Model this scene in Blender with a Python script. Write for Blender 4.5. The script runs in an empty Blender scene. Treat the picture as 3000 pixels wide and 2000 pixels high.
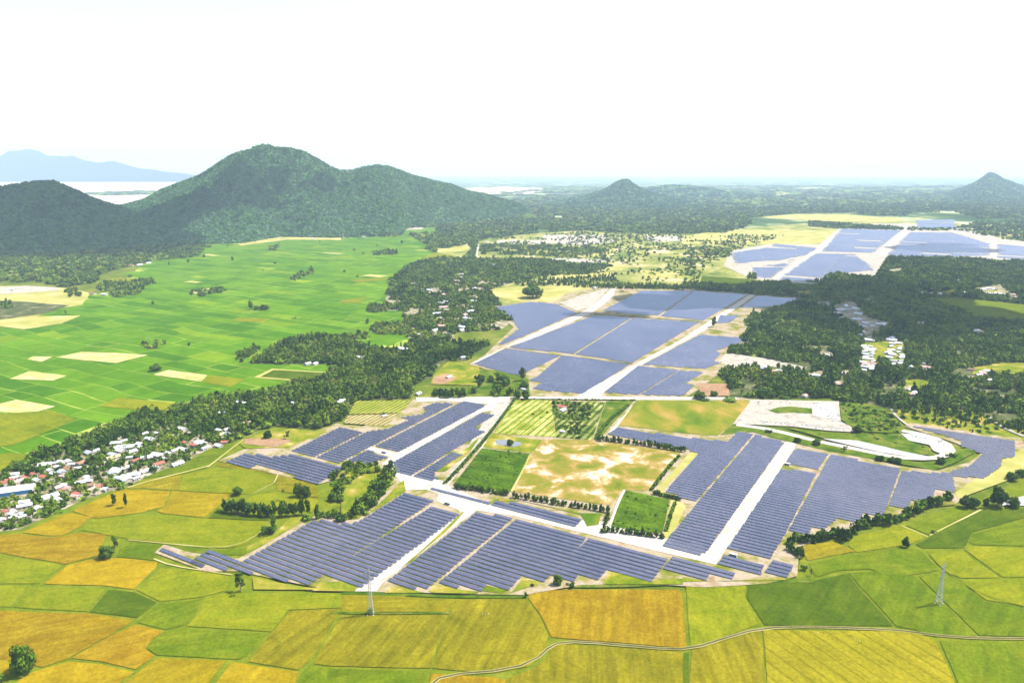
import bpy, math, random
import numpy as np
from mathutils import Vector, noise as mnoise

random.seed(7)
RNG = np.random.default_rng(11)
SC = bpy.context.scene
COL = SC.collection
R = math.radians

# ------------------------------------------------------------------ camera, sky, sun, exposure
F_PX = 2167.0                       # focal length in photo pixels (3000 wide)
HORIZON = 500.0
CAM_H = 400.0
PITCH = math.atan((1000.0 - HORIZON) / F_PX)
cam_data = bpy.data.cameras.new('camera')
cam_data.sensor_width = 36.0
cam_data.lens = 36.0 * F_PX / 3000.0
cam_data.clip_start = 1.0
cam_data.clip_end = 120000.0
cam = bpy.data.objects.new('camera', cam_data)
cam.location = (0, 0, CAM_H)
cam.rotation_euler = (math.pi / 2 - PITCH, 0, 0)
COL.objects.link(cam)
SC.camera = cam

SUN_EL = R(57)
SUN_DIR = Vector((0.96 * math.cos(SUN_EL), 0.28 * math.cos(SUN_EL), math.sin(SUN_EL))).normalized()   # towards the sun
sun_data = bpy.data.lights.new('sun', 'SUN')
sun_data.energy = 4.9
sun_data.angle = R(0.53)
sun_data.color = (1.0, 0.955, 0.88)
sun = bpy.data.objects.new('sun', sun_data)
sun.rotation_euler = SUN_DIR.to_track_quat('Z', 'Y').to_euler()
sun.location = (0, 0, 3000)
COL.objects.link(sun)

world = bpy.data.worlds.new('World')
SC.world = world
world.use_nodes = True
wn = world.node_tree
wn.nodes.clear()
sky = wn.nodes.new('ShaderNodeTexSky')
sky.sky_type = 'NISHITA'
sky.sun_disc = False
sky.sun_elevation = SUN_EL
sky.sun_rotation = math.atan2(SUN_DIR.x, SUN_DIR.y)
sky.air_density = 1.1
sky.dust_density = 1.8
sky.ozone_density = 1.0
bg = wn.nodes.new('ShaderNodeBackground')
bg.inputs['Strength'].default_value = 0.15
wo = wn.nodes.new('ShaderNodeOutputWorld')
wn.links.new(sky.outputs[0], bg.inputs[0])
wn.links.new(bg.outputs[0], wo.inputs[0])

SC.view_settings.view_transform = 'Standard'
SC.view_settings.look = 'None'
SC.view_settings.gamma = 1.0
SC.view_settings.exposure = 1.3

HAZE_DENSITY = 3.6e-5
HAZE_COLOR = (0.68, 0.87, 1.0)

# ------------------------------------------------------------------ projection helpers
TP, CP, SP = math.tan(PITCH), math.cos(PITCH), math.sin(PITCH)
TILE = dict(a=(0, 400), b=(1000, 400), c=(2000, 400), d=(0, 1000), e=(1000, 1000), f=(2000, 1000),
            g=(0, 1400), h=(1000, 1400), i=(2000, 1400))


def T(t, pts):
    """survey coordinates of one sheet -> photo pixels"""
    ox, oy = TILE[t]
    return [(ox + x / 2.352, oy + y / 2.352) for x, y in pts]


def G(u, v, z=0.0):
    """photo pixel -> point on the ground"""
    x = (u - 1500.0) / F_PX
    y = (1000.0 - v) / F_PX
    dx, dy, dz = x, CP + y * SP, -SP + y * CP
    s = (z - CAM_H) / dz
    return (dx * s, dy * s)


def GP(pts):
    return np.array([G(u, v) for u, v in pts])


def to_px(x, y, z=0.0):
    d = y * CP + (CAM_H - z) * SP
    return 1500 + F_PX * x / d, 1000 - F_PX * ((z - CAM_H) * CP + y * SP) / d


def depth(x, y, z=0.0):
    return y * CP + (CAM_H - z) * SP


def inside(px, py, poly):
    """vectorised point in polygon"""
    px = np.asarray(px, float); py = np.asarray(py, float)
    res = np.zeros(px.shape, bool)
    n = len(poly)
    j = n - 1
    for i in range(n):
        xi, yi = poly[i]; xj, yj = poly[j]
        if yi != yj:
            c = ((yi > py) != (yj > py)) & (px < (xj - xi) * (py - yi) / (yj - yi) + xi)
            res ^= c
        j = i
    return res


def area2(p):
    p = np.asarray(p)
    return float(np.sum(p[:, 0] * np.roll(p[:, 1], -1) - np.roll(p[:, 0], -1) * p[:, 1]))


def inset(p, d):
    p = np.asarray(p, float)
    if area2(p) < 0:
        p = p[::-1]
    e = np.roll(p, -1, 0) - p
    e /= np.linalg.norm(e, axis=1)[:, None] + 1e-9
    nrm = np.stack([-e[:, 1], e[:, 0]], 1)
    n0 = np.roll(nrm, 1, 0)
    m = nrm + n0
    k = np.clip((m * nrm).sum(1), 0.5, None)
    return p + m / k[:, None] * d


def wobble(p, step, amp, seed=0):
    """subdivide the outline and bend it a little, as hand-made field edges are"""
    out = []
    n = len(p)
    for i in range(n):
        a = np.array(p[i]); b = np.array(p[(i + 1) % n])
        k = max(1, int(np.linalg.norm(b - a) / step))
        for q in range(k):
            c = a + (b - a) * q / k
            w = Vector((c[0] / (step * 3.0), c[1] / (step * 3.0), 3.7))
            out.append(c + amp * np.array([mnoise.noise(w), mnoise.noise(w + Vector((9.1, 4.2, 1.0)))]))
    return np.array(out)


# ------------------------------------------------------------------ object helpers
def tag(o, label=None, cat=None, group=None, kind=None):
    if label: o['label'] = label
    if cat: o['category'] = cat
    if group: o['group'] = group
    if kind: o['kind'] = kind
    return o


def link(name, me, mat=None, parent=None):
    o = bpy.data.objects.new(name, me)
    COL.objects.link(o)
    if mat is not None and me is not None and not me.materials:
        for m in (mat if isinstance(mat, (list, tuple)) else [mat]):
            me.materials.append(m)
    if parent: o.parent = parent
    return o


def empty(name, loc, rz=0.0):
    o = bpy.data.objects.new(name, None)
    o.empty_display_size = 1.0
    o.location = loc
    o.rotation_euler = (0, 0, rz)
    COL.objects.link(o)
    return o


def mesh_from(name, verts, faces, smooth=False):
    me = bpy.data.meshes.new(name)
    me.from_pydata([tuple(v) for v in verts], [], [tuple(f) for f in faces])
    if smooth:
        me.polygons.foreach_set('use_smooth', [True] * len(me.polygons))
    me.update()
    return me


def mesh_quads(name, V):
    """V (n*4, 3): loose quads, quickly"""
    n = len(V) // 4
    me = bpy.data.meshes.new(name)
    me.vertices.add(n * 4)
    me.vertices.foreach_set('co', np.ascontiguousarray(V, np.float32).ravel())
    me.loops.add(n * 4)
    me.loops.foreach_set('vertex_index', np.arange(n * 4, dtype=np.int32))
    me.polygons.add(n)
    me.polygons.foreach_set('loop_start', np.arange(0, n * 4, 4, dtype=np.int32))
    me.update(calc_edges=True)
    me.validate()
    return me


class MB:
    def __init__(self): self.v = []; self.f = []

    def box(self, lo, hi):
        k = len(self.v)
        x0, y0, z0 = lo; x1, y1, z1 = hi
        self.v += [(x0, y0, z0), (x1, y0, z0), (x1, y1, z0), (x0, y1, z0), (x0, y0, z1), (x1, y0, z1), (x1, y1, z1), (x0, y1, z1)]
        self.f += [(k, k + 3, k + 2, k + 1), (k + 4, k + 5, k + 6, k + 7), (k, k + 1, k + 5, k + 4), (k + 1, k + 2, k + 6, k + 5), (k + 2, k + 3, k + 7, k + 6), (k + 3, k, k + 4, k + 7)]

    def bar(self, a, b, r0, r1=None, n=4):
        r1 = r0 if r1 is None else r1
        a = Vector(a); b = Vector(b)
        d = (b - a).normalized()
        u = d.cross(Vector((0, 0, 1)))
        if u.length < 1e-3: u = Vector((1, 0, 0))
        u.normalize(); w = d.cross(u)
        k = len(self.v)
        for c, r in ((a, r0), (b, r1)):
            for i in range(n):
                t = 2 * math.pi * (i + 0.5) / n
                self.v.append(tuple(c + (u * math.cos(t) + w * math.sin(t)) * r))
        for i in range(n):
            j = (i + 1) % n
            self.f.append((k + i, k + j, k + n + j, k + n + i))
        self.f.append(tuple(k + i for i in reversed(range(n))))
        self.f.append(tuple(k + n + i for i in range(n)))

    def mesh(self, name): return mesh_from(name, self.v, self.f)


# ------------------------------------------------------------------ materials
def new_mat(name, rough=0.9, spec=0.2):
    m = bpy.data.materials.new(name)
    m.use_nodes = True
    b = m.node_tree.nodes['Principled BSDF']
    b.inputs['Roughness'].default_value = rough
    b.inputs['Specular IOR Level'].default_value = spec
    return m, m.node_tree, b


def nd(nt, typ, **kw):
    n = nt.nodes.new(typ)
    for k, v in kw.items(): setattr(n, k, v)
    return n


def ramp(nt, fac, stops):
    r = nd(nt, 'ShaderNodeValToRGB')
    els = r.color_ramp.elements
    while len(els) < len(stops): els.new(0.5)
    for e, (p, c) in zip(els, stops):
        e.position = p; e.color = (*c, 1)
    nt.links.new(fac, r.inputs[0])
    return r.outputs[0]


ALB = 0.66                          # one factor on every surveyed ground colour


def alb(c): return tuple(x * ALB for x in c)


def mul(c, k): return tuple(min(1.0, x * k) for x in c)


def pos_noise(nt, scale, detail=5.0, rough=0.6, stretch=None, rot=0.0, dist=0.0):
    g = nd(nt, 'ShaderNodeNewGeometry')
    mp = nd(nt, 'ShaderNodeMapping')
    mp.vector_type = 'TEXTURE' if False else 'POINT'
    mp.inputs['Rotation'].default_value = (0, 0, rot)
    mp.inputs['Scale'].default_value = stretch or (1, 1, 1)
    nt.links.new(g.outputs['Position'], mp.inputs[0])
    t = nd(nt, 'ShaderNodeTexNoise')
    t.inputs['Scale'].default_value = scale
    t.inputs['Detail'].default_value = detail
    t.inputs['Roughness'].default_value = rough
    t.inputs['Distortion'].default_value = dist
    nt.links.new(mp.outputs[0], t.inputs['Vector'])
    return t.outputs['Fac']


def mix(nt, fac, a, b, mode='MIX'):
    m = nd(nt, 'ShaderNodeMix')
    m.data_type = 'RGBA'; m.blend_type = mode
    for s, v in ((0, fac), (6, a), (7, b)):
        if isinstance(v, (int, float)): m.inputs[s].default_value = v
        elif isinstance(v, tuple): m.inputs[s].default_value = (*v, 1)
        else: nt.links.new(v, m.inputs[s])
    return m.outputs[2]


def noise_mat(name, stops, scale, detail=6.0, rough=0.62, fine=0.25, fine_scale=0.6, dist=0.3, rot=0.0, stretch=None):
    m, nt, b = new_mat(name, 1.0, 0.0)
    c = ramp(nt, pos_noise(nt, scale, detail, rough, stretch, rot, dist), [(s_, alb(c_)) for s_, c_ in stops])
    f = ramp(nt, pos_noise(nt, fine_scale, 4, 0.7), [(0.3, (1 - fine,) * 3), (0.7, (1 + fine,) * 3)])
    nt.links.new(mix(nt, 1.0, c, f, 'MULTIPLY'), b.inputs['Base Color'])
    return m


def crop_mat(name, c1, c2, stripe=0.12, patch=1.0, period=7.0, dark=None, duty=0.10, deep=(0.55, 0.6, 0.5), grain=1.0):
    """standing crop: soft patches, sowing stripes along the field's own angle, a fine grain"""
    m, nt, b = new_mat(name, 1.0, 0.0)
    g = nd(nt, 'ShaderNodeNewGeometry')
    at = nd(nt, 'ShaderNodeAttribute', attribute_type='OBJECT', attribute_name='row_angle')
    vr = nd(nt, 'ShaderNodeVectorRotate', rotation_type='Z_AXIS')
    nt.links.new(g.outputs['Position'], vr.inputs['Vector'])
    nt.links.new(at.outputs['Fac'], vr.inputs['Angle'])
    n1 = nd(nt, 'ShaderNodeTexNoise'); n1.inputs['Scale'].default_value = 0.028; n1.inputs['Detail'].default_value = 7; n1.inputs['Roughness'].default_value = 0.68; n1.inputs['Distortion'].default_value = 0.6
    nt.links.new(vr.outputs[0], n1.inputs['Vector'])
    c = ramp(nt, n1.outputs['Fac'], [(0.5 - 0.24 * patch, alb(mul(c1, 0.72))), (0.5 - 0.11 * patch, alb(c1)), (0.5 + 0.13 * patch, alb(c2)), (0.5 + 0.24 * patch, alb(mul(c2, 1.2)))])
    mp = nd(nt, 'ShaderNodeMapping'); mp.inputs['Scale'].default_value = (0.012, 1.0 / period, 0.1)
    nt.links.new(vr.outputs[0], mp.inputs[0])
    n2 = nd(nt, 'ShaderNodeTexNoise'); n2.inputs['Scale'].default_value = 1.0; n2.inputs['Detail'].default_value = 3; n2.inputs['Roughness'].default_value = 0.7
    nt.links.new(mp.outputs[0], n2.inputs['Vector'])
    s = ramp(nt, n2.outputs['Fac'], [(0.36, (1 - stripe,) * 3), (0.64, (1 + stripe * 0.8,) * 3)])
    c = mix(nt, 1.0, c, s, 'MULTIPLY')
    if dark:                                             # narrow wheel tracks / drills
        w = nd(nt, 'ShaderNodeTexWave', wave_type='BANDS', bands_direction='Y')
        w.inputs['Scale'].default_value = 1.0 / dark * 0.314; w.inputs['Distortion'].default_value = 0.6; w.inputs['Detail'].default_value = 2; w.inputs['Detail Scale'].default_value = 0.2
        nt.links.new(vr.outputs[0], w.inputs['Vector'])
        c = mix(nt, 1.0, c, ramp(nt, w.outputs['Fac'], [(duty * 0.5, deep), (duty * 1.3, (1, 1, 1))]), 'MULTIPLY')
    n3 = nd(nt, 'ShaderNodeTexNoise'); n3.inputs['Scale'].default_value = 0.35; n3.inputs['Detail'].default_value = 4; n3.inputs['Roughness'].default_value = 0.75
    nt.links.new(g.outputs['Position'], n3.inputs['Vector'])
    c = mix(nt, 1.0, c, ramp(nt, n3.outputs['Fac'], [(0.3, (1 - 0.3 * grain,) * 3), (0.7, (1 + 0.28 * grain,) * 3)]), 'MULTIPLY')
    oi = nd(nt, 'ShaderNodeObjectInfo')
    c = mix(nt, 1.0, c, ramp(nt, oi.outputs['Random'], [(0, (0.88, 0.93, 0.9)), (1, (1.1, 1.06, 1.1))]), 'MULTIPLY')
    nt.links.new(c, b.inputs['Base Color'])
    return m


M = {}
GOLD = crop_mat('ripe_gold_rice', (0.225, 0.162, 0.004), (0.30, 0.215, 0.007), 0.12)
BROWN = crop_mat('ripe_brown_rice', (0.205, 0.130, 0.004), (0.265, 0.185, 0.008), 0.18)
OLIVE = crop_mat('turning_olive_rice', (0.155, 0.14, 0.005), (0.225, 0.183, 0.008), 0.22, dark=None)
STRIPED = crop_mat('drilled_yellow_rice', (0.20, 0.18, 0.006), (0.26, 0.22, 0.010), 0.14, dark=13.0, duty=0.08, deep=(0.72, 0.76, 0.66))
LIME = crop_mat('lime_green_rice', (0.135, 0.165, 0.004), (0.205, 0.205, 0.007), 0.10)
GREEN = crop_mat('green_rice', (0.085, 0.130, 0.003), (0.138, 0.165, 0.006), 0.14)
DEEP = crop_mat('deep_green_rice', (0.05, 0.088, 0.003), (0.085, 0.118, 0.005), 0.14)
TAN = crop_mat('stubble_tan', (0.36, 0.34, 0.10), (0.50, 0.44, 0.19), 0.1)
REDDIRT = crop_mat('bare_reddish_soil', (0.30, 0.17, 0.10), (0.38, 0.23, 0.13), 0.06)
BANANA = crop_mat('leafy_green_crop', (0.04, 0.085, 0.004), (0.085, 0.15, 0.006), 0.25, period=4.0, grain=1.6)
VINE = crop_mat('trellised_rows', (0.26, 0.27, 0.03), (0.36, 0.32, 0.06), 0.15, period=3.0, dark=8.0, duty=0.42, deep=(0.22, 0.42, 0.12))
VINEB = crop_mat('bare_trellised_rows', (0.40, 0.27, 0.12), (0.48, 0.36, 0.18), 0.15, period=3.0, dark=8.0, duty=0.38, deep=(0.3, 0.5, 0.2))
ORCH = crop_mat('orchard_strips', (0.24, 0.25, 0.02), (0.56, 0.47, 0.16), 0.35, period=3.5, dark=11.0, duty=0.26, deep=(0.35, 0.6, 0.2), grain=1.5)
ORCHD = crop_mat('dense_orchard_strips', (0.10, 0.14, 0.015), (0.40, 0.36, 0.12), 0.35, period=3.5, dark=11.0, duty=0.55, deep=(0.22, 0.4, 0.14), grain=1.5)
M['bund'] = noise_mat('bund_grass', [(0.3, (0.085, 0.125, 0.006)), (0.55, (0.14, 0.17, 0.008)), (0.75, (0.2, 0.2, 0.02))], 0.06, fine=0.3)
M['bund_pale'] = noise_mat('bund_pale_grass', [(0.3, (0.13, 0.23, 0.01)), (0.7, (0.36, 0.38, 0.08))], 0.02, fine=0.2)
M['land'] = noise_mat('far_land', [(0.40, (0.028, 0.065, 0.016)), (0.52, (0.07, 0.125, 0.035)), (0.58, (0.30, 0.32, 0.14)), (0.68, (0.6, 0.54, 0.38))], 0.0016, detail=9, rough=0.68, fine=0.35, fine_scale=0.02, stretch=(1, 0.55, 1))
M['pale_plain'] = noise_mat('pale_far_fields', [(0.3, (0.42, 0.33, 0.27)), (0.5, (0.66, 0.52, 0.45)), (0.7, (0.5, 0.42, 0.36))], 0.0012, detail=7, fine=0.15, fine_scale=0.01, stretch=(1, 0.5, 1))
M['scrub'] = noise_mat('dry_scrub_ground', [(0.30, (0.06, 0.10, 0.02)), (0.42, (0.14, 0.18, 0.035)), (0.52, (0.26, 0.26, 0.06)), (0.60, (0.40, 0.34, 0.15)), (0.67, (0.6, 0.5, 0.36)), (0.74, (0.2, 0.22, 0.08))], 0.0065, detail=8, rough=0.66, fine=0.3, fine_scale=0.08, stretch=(1, 0.6, 1))
M['straw'] = noise_mat('straw_grass', [(0.3, (0.24, 0.25, 0.05)), (0.5, (0.36, 0.33, 0.09)), (0.75, (0.56, 0.46, 0.24))], 0.012, fine=0.15)
M['pad'] = noise_mat('levelled_sand_ground', [(0.33, (0.11, 0.135, 0.01)), (0.42, (0.19, 0.185, 0.035)), (0.48, (0.29, 0.235, 0.12)), (0.56, (0.37, 0.305, 0.215)), (0.63, (0.30, 0.205, 0.125)), (0.72, (0.18, 0.17, 0.04))], 0.028, detail=7, rough=0.66, fine=0.18, fine_scale=0.4)
M['lane'] = noise_mat('white_gravel', [(0.3, (0.31, 0.27, 0.16)), (0.40, (0.43, 0.39, 0.31)), (0.55, (0.52, 0.475, 0.40)), (0.66, (0.42, 0.38, 0.29)), (0.75, (0.32, 0.30, 0.14))], 0.05, detail=8, rough=0.7, fine=0.18, fine_scale=0.5)
M['sand'] = noise_mat('pale_quarry_sand', [(0.32, (0.17, 0.155, 0.11)), (0.42, (0.33, 0.295, 0.235)), (0.55, (0.43, 0.385, 0.315)), (0.68, (0.27, 0.235, 0.17))], 0.05, detail=8, rough=0.7, fine=0.3, fine_scale=0.3)
M['gravel_grey'] = noise_mat('grey_gravel', [(0.3, (0.36, 0.35, 0.34)), (0.7, (0.55, 0.53, 0.5))], 0.05, fine=0.25, fine_scale=0.3)
M['village'] = noise_mat('village_yard_soil', [(0.3, (0.10, 0.13, 0.04)), (0.48, (0.22, 0.19, 0.1)), (0.62, (0.46, 0.4, 0.3)), (0.75, (0.2, 0.22, 0.08))], 0.05, fine=0.3, fine_scale=0.4)
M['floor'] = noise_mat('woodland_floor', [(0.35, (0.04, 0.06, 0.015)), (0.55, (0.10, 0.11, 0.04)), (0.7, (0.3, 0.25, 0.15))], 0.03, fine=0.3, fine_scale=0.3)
M['grass'] = noise_mat('rough_grass', [(0.32, (0.08, 0.13, 0.004)), (0.46, (0.15, 0.185, 0.008)), (0.58, (0.27, 0.23, 0.03)), (0.68, (0.42, 0.33, 0.12)), (0.78, (0.6, 0.5, 0.3))], 0.03, fine=0.25, fine_scale=0.4)
M['verge'] = noise_mat('green_verge', [(0.34, (0.035, 0.08, 0.004)), (0.5, (0.08, 0.13, 0.008)), (0.66, (0.17, 0.17, 0.03)), (0.76, (0.3, 0.25, 0.1))], 0.04, fine=0.3, fine_scale=0.4)
M['dryfield'] = noise_mat('dry_grass_with_bare_sand', [(0.32, (0.085, 0.13, 0.008)), (0.42, (0.16, 0.17, 0.015)), (0.48, (0.23, 0.185, 0.03)), (0.525, (0.32, 0.215, 0.065)), (0.558, (0.42, 0.31, 0.14)), (0.59, (0.62, 0.52, 0.36)), (0.7, (0.7, 0.62, 0.48))], 0.021, detail=8, rough=0.66, fine=0.2, fine_scale=0.5)
M['mixfield'] = noise_mat('green_and_ochre_grass', [(0.36, (0.065, 0.13, 0.005)), (0.48, (0.16, 0.18, 0.012)), (0.56, (0.26, 0.20, 0.03)), (0.66, (0.36, 0.23, 0.06))], 0.016, fine=0.2, fine_scale=0.5, stretch=(1, 0.5, 1))
M['orchard'] = noise_mat('orchard_grass', [(0.3, (0.20, 0.23, 0.03)), (0.5, (0.38, 0.35, 0.07)), (0.65, (0.66, 0.56, 0.3))], 0.10, fine=0.2, rot=R(-60), stretch=(0.25, 1.4, 1))
M['meadow'] = noise_mat('plain_grass', [(0.32, (0.05, 0.095, 0.008)), (0.5, (0.11, 0.145, 0.012)), (0.62, (0.19, 0.19, 0.03)), (0.75, (0.34, 0.29, 0.12))], 0.012, detail=8, rough=0.68, fine=0.3, fine_scale=0.2)
M['pond'], _nt, _b = new_mat('still_pond_water', 0.15, 0.5); _b.inputs['Base Color'].default_value = (0.12, 0.12, 0.11, 1)
M['canal'] = noise_mat('muddy_ditch', [(0.3, (0.05, 0.055, 0.02)), (0.7, (0.16, 0.13, 0.07))], 0.1)
M['hill'] = noise_mat('hill_undergrowth', [(0.3, (0.02, 0.065, 0.022)), (0.5, (0.05, 0.12, 0.04)), (0.68, (0.10, 0.19, 0.06))], 0.006, detail=9, rough=0.7, fine=0.4, fine_scale=0.04)


def leaf_mat(name, source, cool=(1, 1, 1)):
    m, nt, b = new_mat(name, 0.9, 0.02)
    if source == 'object':
        t = nd(nt, 'ShaderNodeAttribute', attribute_type='OBJECT', attribute_name='tone').outputs['Fac']
    else:
        t = nd(nt, 'ShaderNodeAttribute', attribute_name='tint').outputs['Fac']
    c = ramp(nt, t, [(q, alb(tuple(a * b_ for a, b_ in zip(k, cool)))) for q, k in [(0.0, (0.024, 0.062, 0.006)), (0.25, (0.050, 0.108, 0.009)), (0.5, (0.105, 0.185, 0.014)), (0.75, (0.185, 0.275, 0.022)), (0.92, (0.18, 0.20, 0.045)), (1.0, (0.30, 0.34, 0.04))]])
    f = ramp(nt, pos_noise(nt, 0.5, 3, 0.7), [(0.3, (0.7, 0.72, 0.7)), (0.7, (1.35, 1.3, 1.2))])
    nt.links.new(mix(nt, 1.0, c, f, 'MULTIPLY'), b.inputs['Base Color'])
    return m


M['leaf'] = leaf_mat('leaves', 'object')
M['leaf_mass'] = leaf_mat('wood_leaves', 'attr')
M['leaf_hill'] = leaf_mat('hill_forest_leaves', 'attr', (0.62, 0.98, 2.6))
M['bark'], _nt, _b = new_mat('bark', 0.9, 0.1)
_nt.links.new(ramp(_nt, pos_noise(_nt, 2.0, 4), [(0.3, (0.10, 0.075, 0.05)), (0.7, (0.24, 0.19, 0.14))]), _b.inputs['Base Color'])

# solar glass: blue cells, module seams from the uv (metres along and across a table)
M['panel'], nt, b = new_mat('blue_solar_glass', 0.24, 0.8)
uvn = nd(nt, 'ShaderNodeUVMap', uv_map='metres')
br = nd(nt, 'ShaderNodeTexBrick'); br.offset = 0.0
br.inputs['Scale'].default_value = 1.0
br.inputs['Brick Width'].default_value = 1.05; br.inputs['Row Height'].default_value = 2.2
br.inputs['Mortar Size'].default_value = 0.035; br.inputs['Mortar Smooth'].default_value = 0.0
br.inputs['Color1'].default_value = (0.027, 0.032, 0.058, 1); br.inputs['Color2'].default_value = (0.039, 0.044, 0.072, 1)
br.inputs['Mortar'].default_value = (0.24, 0.24, 0.28, 1)
nt.links.new(uvn.outputs[0], br.inputs['Vector'])
mp = nd(nt, 'ShaderNodeMapping'); mp.inputs['Scale'].default_value = (0.08, 0.3, 1)
nt.links.new(uvn.outputs[0], mp.inputs[0])
nz = nd(nt, 'ShaderNodeTexNoise'); nz.inputs['Scale'].default_value = 1.0; nz.inputs['Detail'].default_value = 3
nt.links.new(mp.outputs[0], nz.inputs['Vector'])
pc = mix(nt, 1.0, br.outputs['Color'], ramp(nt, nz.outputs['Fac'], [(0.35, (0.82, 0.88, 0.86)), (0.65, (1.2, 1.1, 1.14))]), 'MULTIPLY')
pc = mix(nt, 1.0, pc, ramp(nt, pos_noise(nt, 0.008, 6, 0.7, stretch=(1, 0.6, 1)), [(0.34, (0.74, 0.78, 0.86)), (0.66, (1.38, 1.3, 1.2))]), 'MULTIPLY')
nt.links.new(pc, b.inputs['Base Color'])


def plain(name, c, rough=0.6, spec=0.3, metal=0.0, var=0.1, sc=1.0):
    m, nt, b = new_mat(name, rough, spec)
    b.inputs['Metallic'].default_value = metal
    nt.links.new(ramp(nt, pos_noise(nt, sc, 4), [(0.3, mul(c, (1 - var) * ALB)), (0.7, mul(c, (1 + var) * ALB))]), b.inputs['Base Color'])
    return m


M['steel'] = plain('galvanised_steel', (0.22, 0.23, 0.25), 0.5, 0.4)
M['pylon'] = plain('pale_galvanised_lattice', (0.46, 0.48, 0.46), 0.5, 0.4)
M['wall'] = plain('rendered_wall', (0.55, 0.5, 0.43), 0.9, 0.1, var=0.2, sc=0.2)
M['dark'] = plain('dark_opening', (0.05, 0.045, 0.04), 0.8, 0.1)
M['bluewall'] = plain('sky_blue_wall', (0.10, 0.33, 0.62), 0.8, 0.2)
ROOF = dict(white=plain('white_metal_roof', (0.58, 0.58, 0.58), 0.5, 0.3, sc=0.3), grey=plain('grey_metal_roof', (0.42, 0.44, 0.47), 0.5, 0.3, sc=0.3),
            red=plain('red_tile_roof', (0.42, 0.13, 0.085), 0.85, 0.15, var=0.25, sc=0.4), brown=plain('rusty_brown_roof', (0.30, 0.17, 0.10), 0.85, 0.15, var=0.25, sc=0.4),
            pink=plain('faded_pink_roof', (0.55, 0.33, 0.29), 0.85, 0.15, var=0.2, sc=0.4), tan=plain('straw_tan_roof', (0.5, 0.43, 0.24), 0.9, 0.1, var=0.2, sc=0.4))
M['cloud'] = plain('white_cloud', (0.9, 0.9, 0.9), 1.0, 0.0, var=0.03, sc=0.002)
M['feather'] = plain('white_feathers', (0.8, 0.8, 0.78), 0.9, 0.1)
M['tanfeather'] = plain('tan_feathers', (0.30, 0.24, 0.16), 0.9, 0.1)

# ------------------------------------------------------------------ the setting: ground sheets
SHEETS = [0]


def lift(z):
    SHEETS[0] += 1
    return z + 0.0015 * SHEETS[0]


def sheet(name, pts, z, mat, px=True, amp=0.0, step=25.0, ins=0.0, angle=None):
    w = GP(pts) if px else np.array(pts)
    if ins: w = inset(w, ins)
    if amp: w = wobble(w, step, amp)
    if area2(w) < 0: w = w[::-1]
    z = lift(z)
    me = mesh_from(name, [(x, y, z) for x, y in w], [tuple(range(len(w)))])
    o = link(name, me, mat)
    o['kind'] = 'structure'
    if angle is not None: o['row_angle'] = float(angle)
    return o


def ribbon(name, pts, width, z, mat, px=True, amp=0.6, step=18.0, kind='structure'):
    """a lane or ditch of even width along a bent line"""
    w = GP(pts) if px else np.array(pts)
    line = []
    for a, b in zip(w[:-1], w[1:]):
        k = max(1, int(np.linalg.norm(b - a) / step))
        line += [a + (b - a) * q / k for q in range(k)]
    line.append(w[-1])
    line = np.array(line)
    if len(line) > 4:
        for _ in range(2): line[1:-1] = 0.25 * line[:-2] + 0.5 * line[1:-1] + 0.25 * line[2:]
    d = np.gradient(line, axis=0); d /= np.linalg.norm(d, axis=1)[:, None]
    n = np.stack([-d[:, 1], d[:, 0]], 1)
    z = lift(z)
    v = []
    for i, (p, q) in enumerate(zip(line, n)):
        e = [width / 2 + amp * mnoise.noise(Vector((p[0] * 0.07, p[1] * 0.07, s * 5.0))) for s in (0, 1)]
        v += [(*(p + q * e[0]), z), (*(p - q * e[1]), z)]
    f = [(2 * i, 2 * i + 1, 2 * i + 3, 2 * i + 2) for i in range(len(line) - 1)]
    o = link(name, mesh_from(name, v, f), mat)
    o['kind'] = kind
    return o


# one ground sheet to the horizon
gv, gf = [], []
rings = [0, 300, 700, 1300, 2200, 3500, 5500, 8500, 13000, 20000, 30000, 50000]
NS = 96
gv.append((0, 0, -0.3))
for r in rings[1:]:
    gv += [(r * math.cos(2 * math.pi * k / NS), r * math.sin(2 * math.pi * k / NS), -0.3) for k in range(NS)]
gf += [(0, 1 + k, 1 + (k + 1) % NS) for k in range(NS)]
for j in range(len(rings) - 2):
    for k in range(NS):
        a = 1 + j * NS + k; b_ = 1 + j * NS + (k + 1) % NS
        gf.append((a, a + NS, b_ + NS, b_))
link('ground', mesh_from('ground', gv, gf), M['land'])['kind'] = 'structure'

sheet('plain', [(-1500, 705), (700, 700), (1200, 694), (1500, 690), (2400, 680), (3400, 690), (4300, 760), (5200, 1400), (5200, 2600), (-2600, 2600), (-2600, 1400)], -0.15, M['meadow'])

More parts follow.
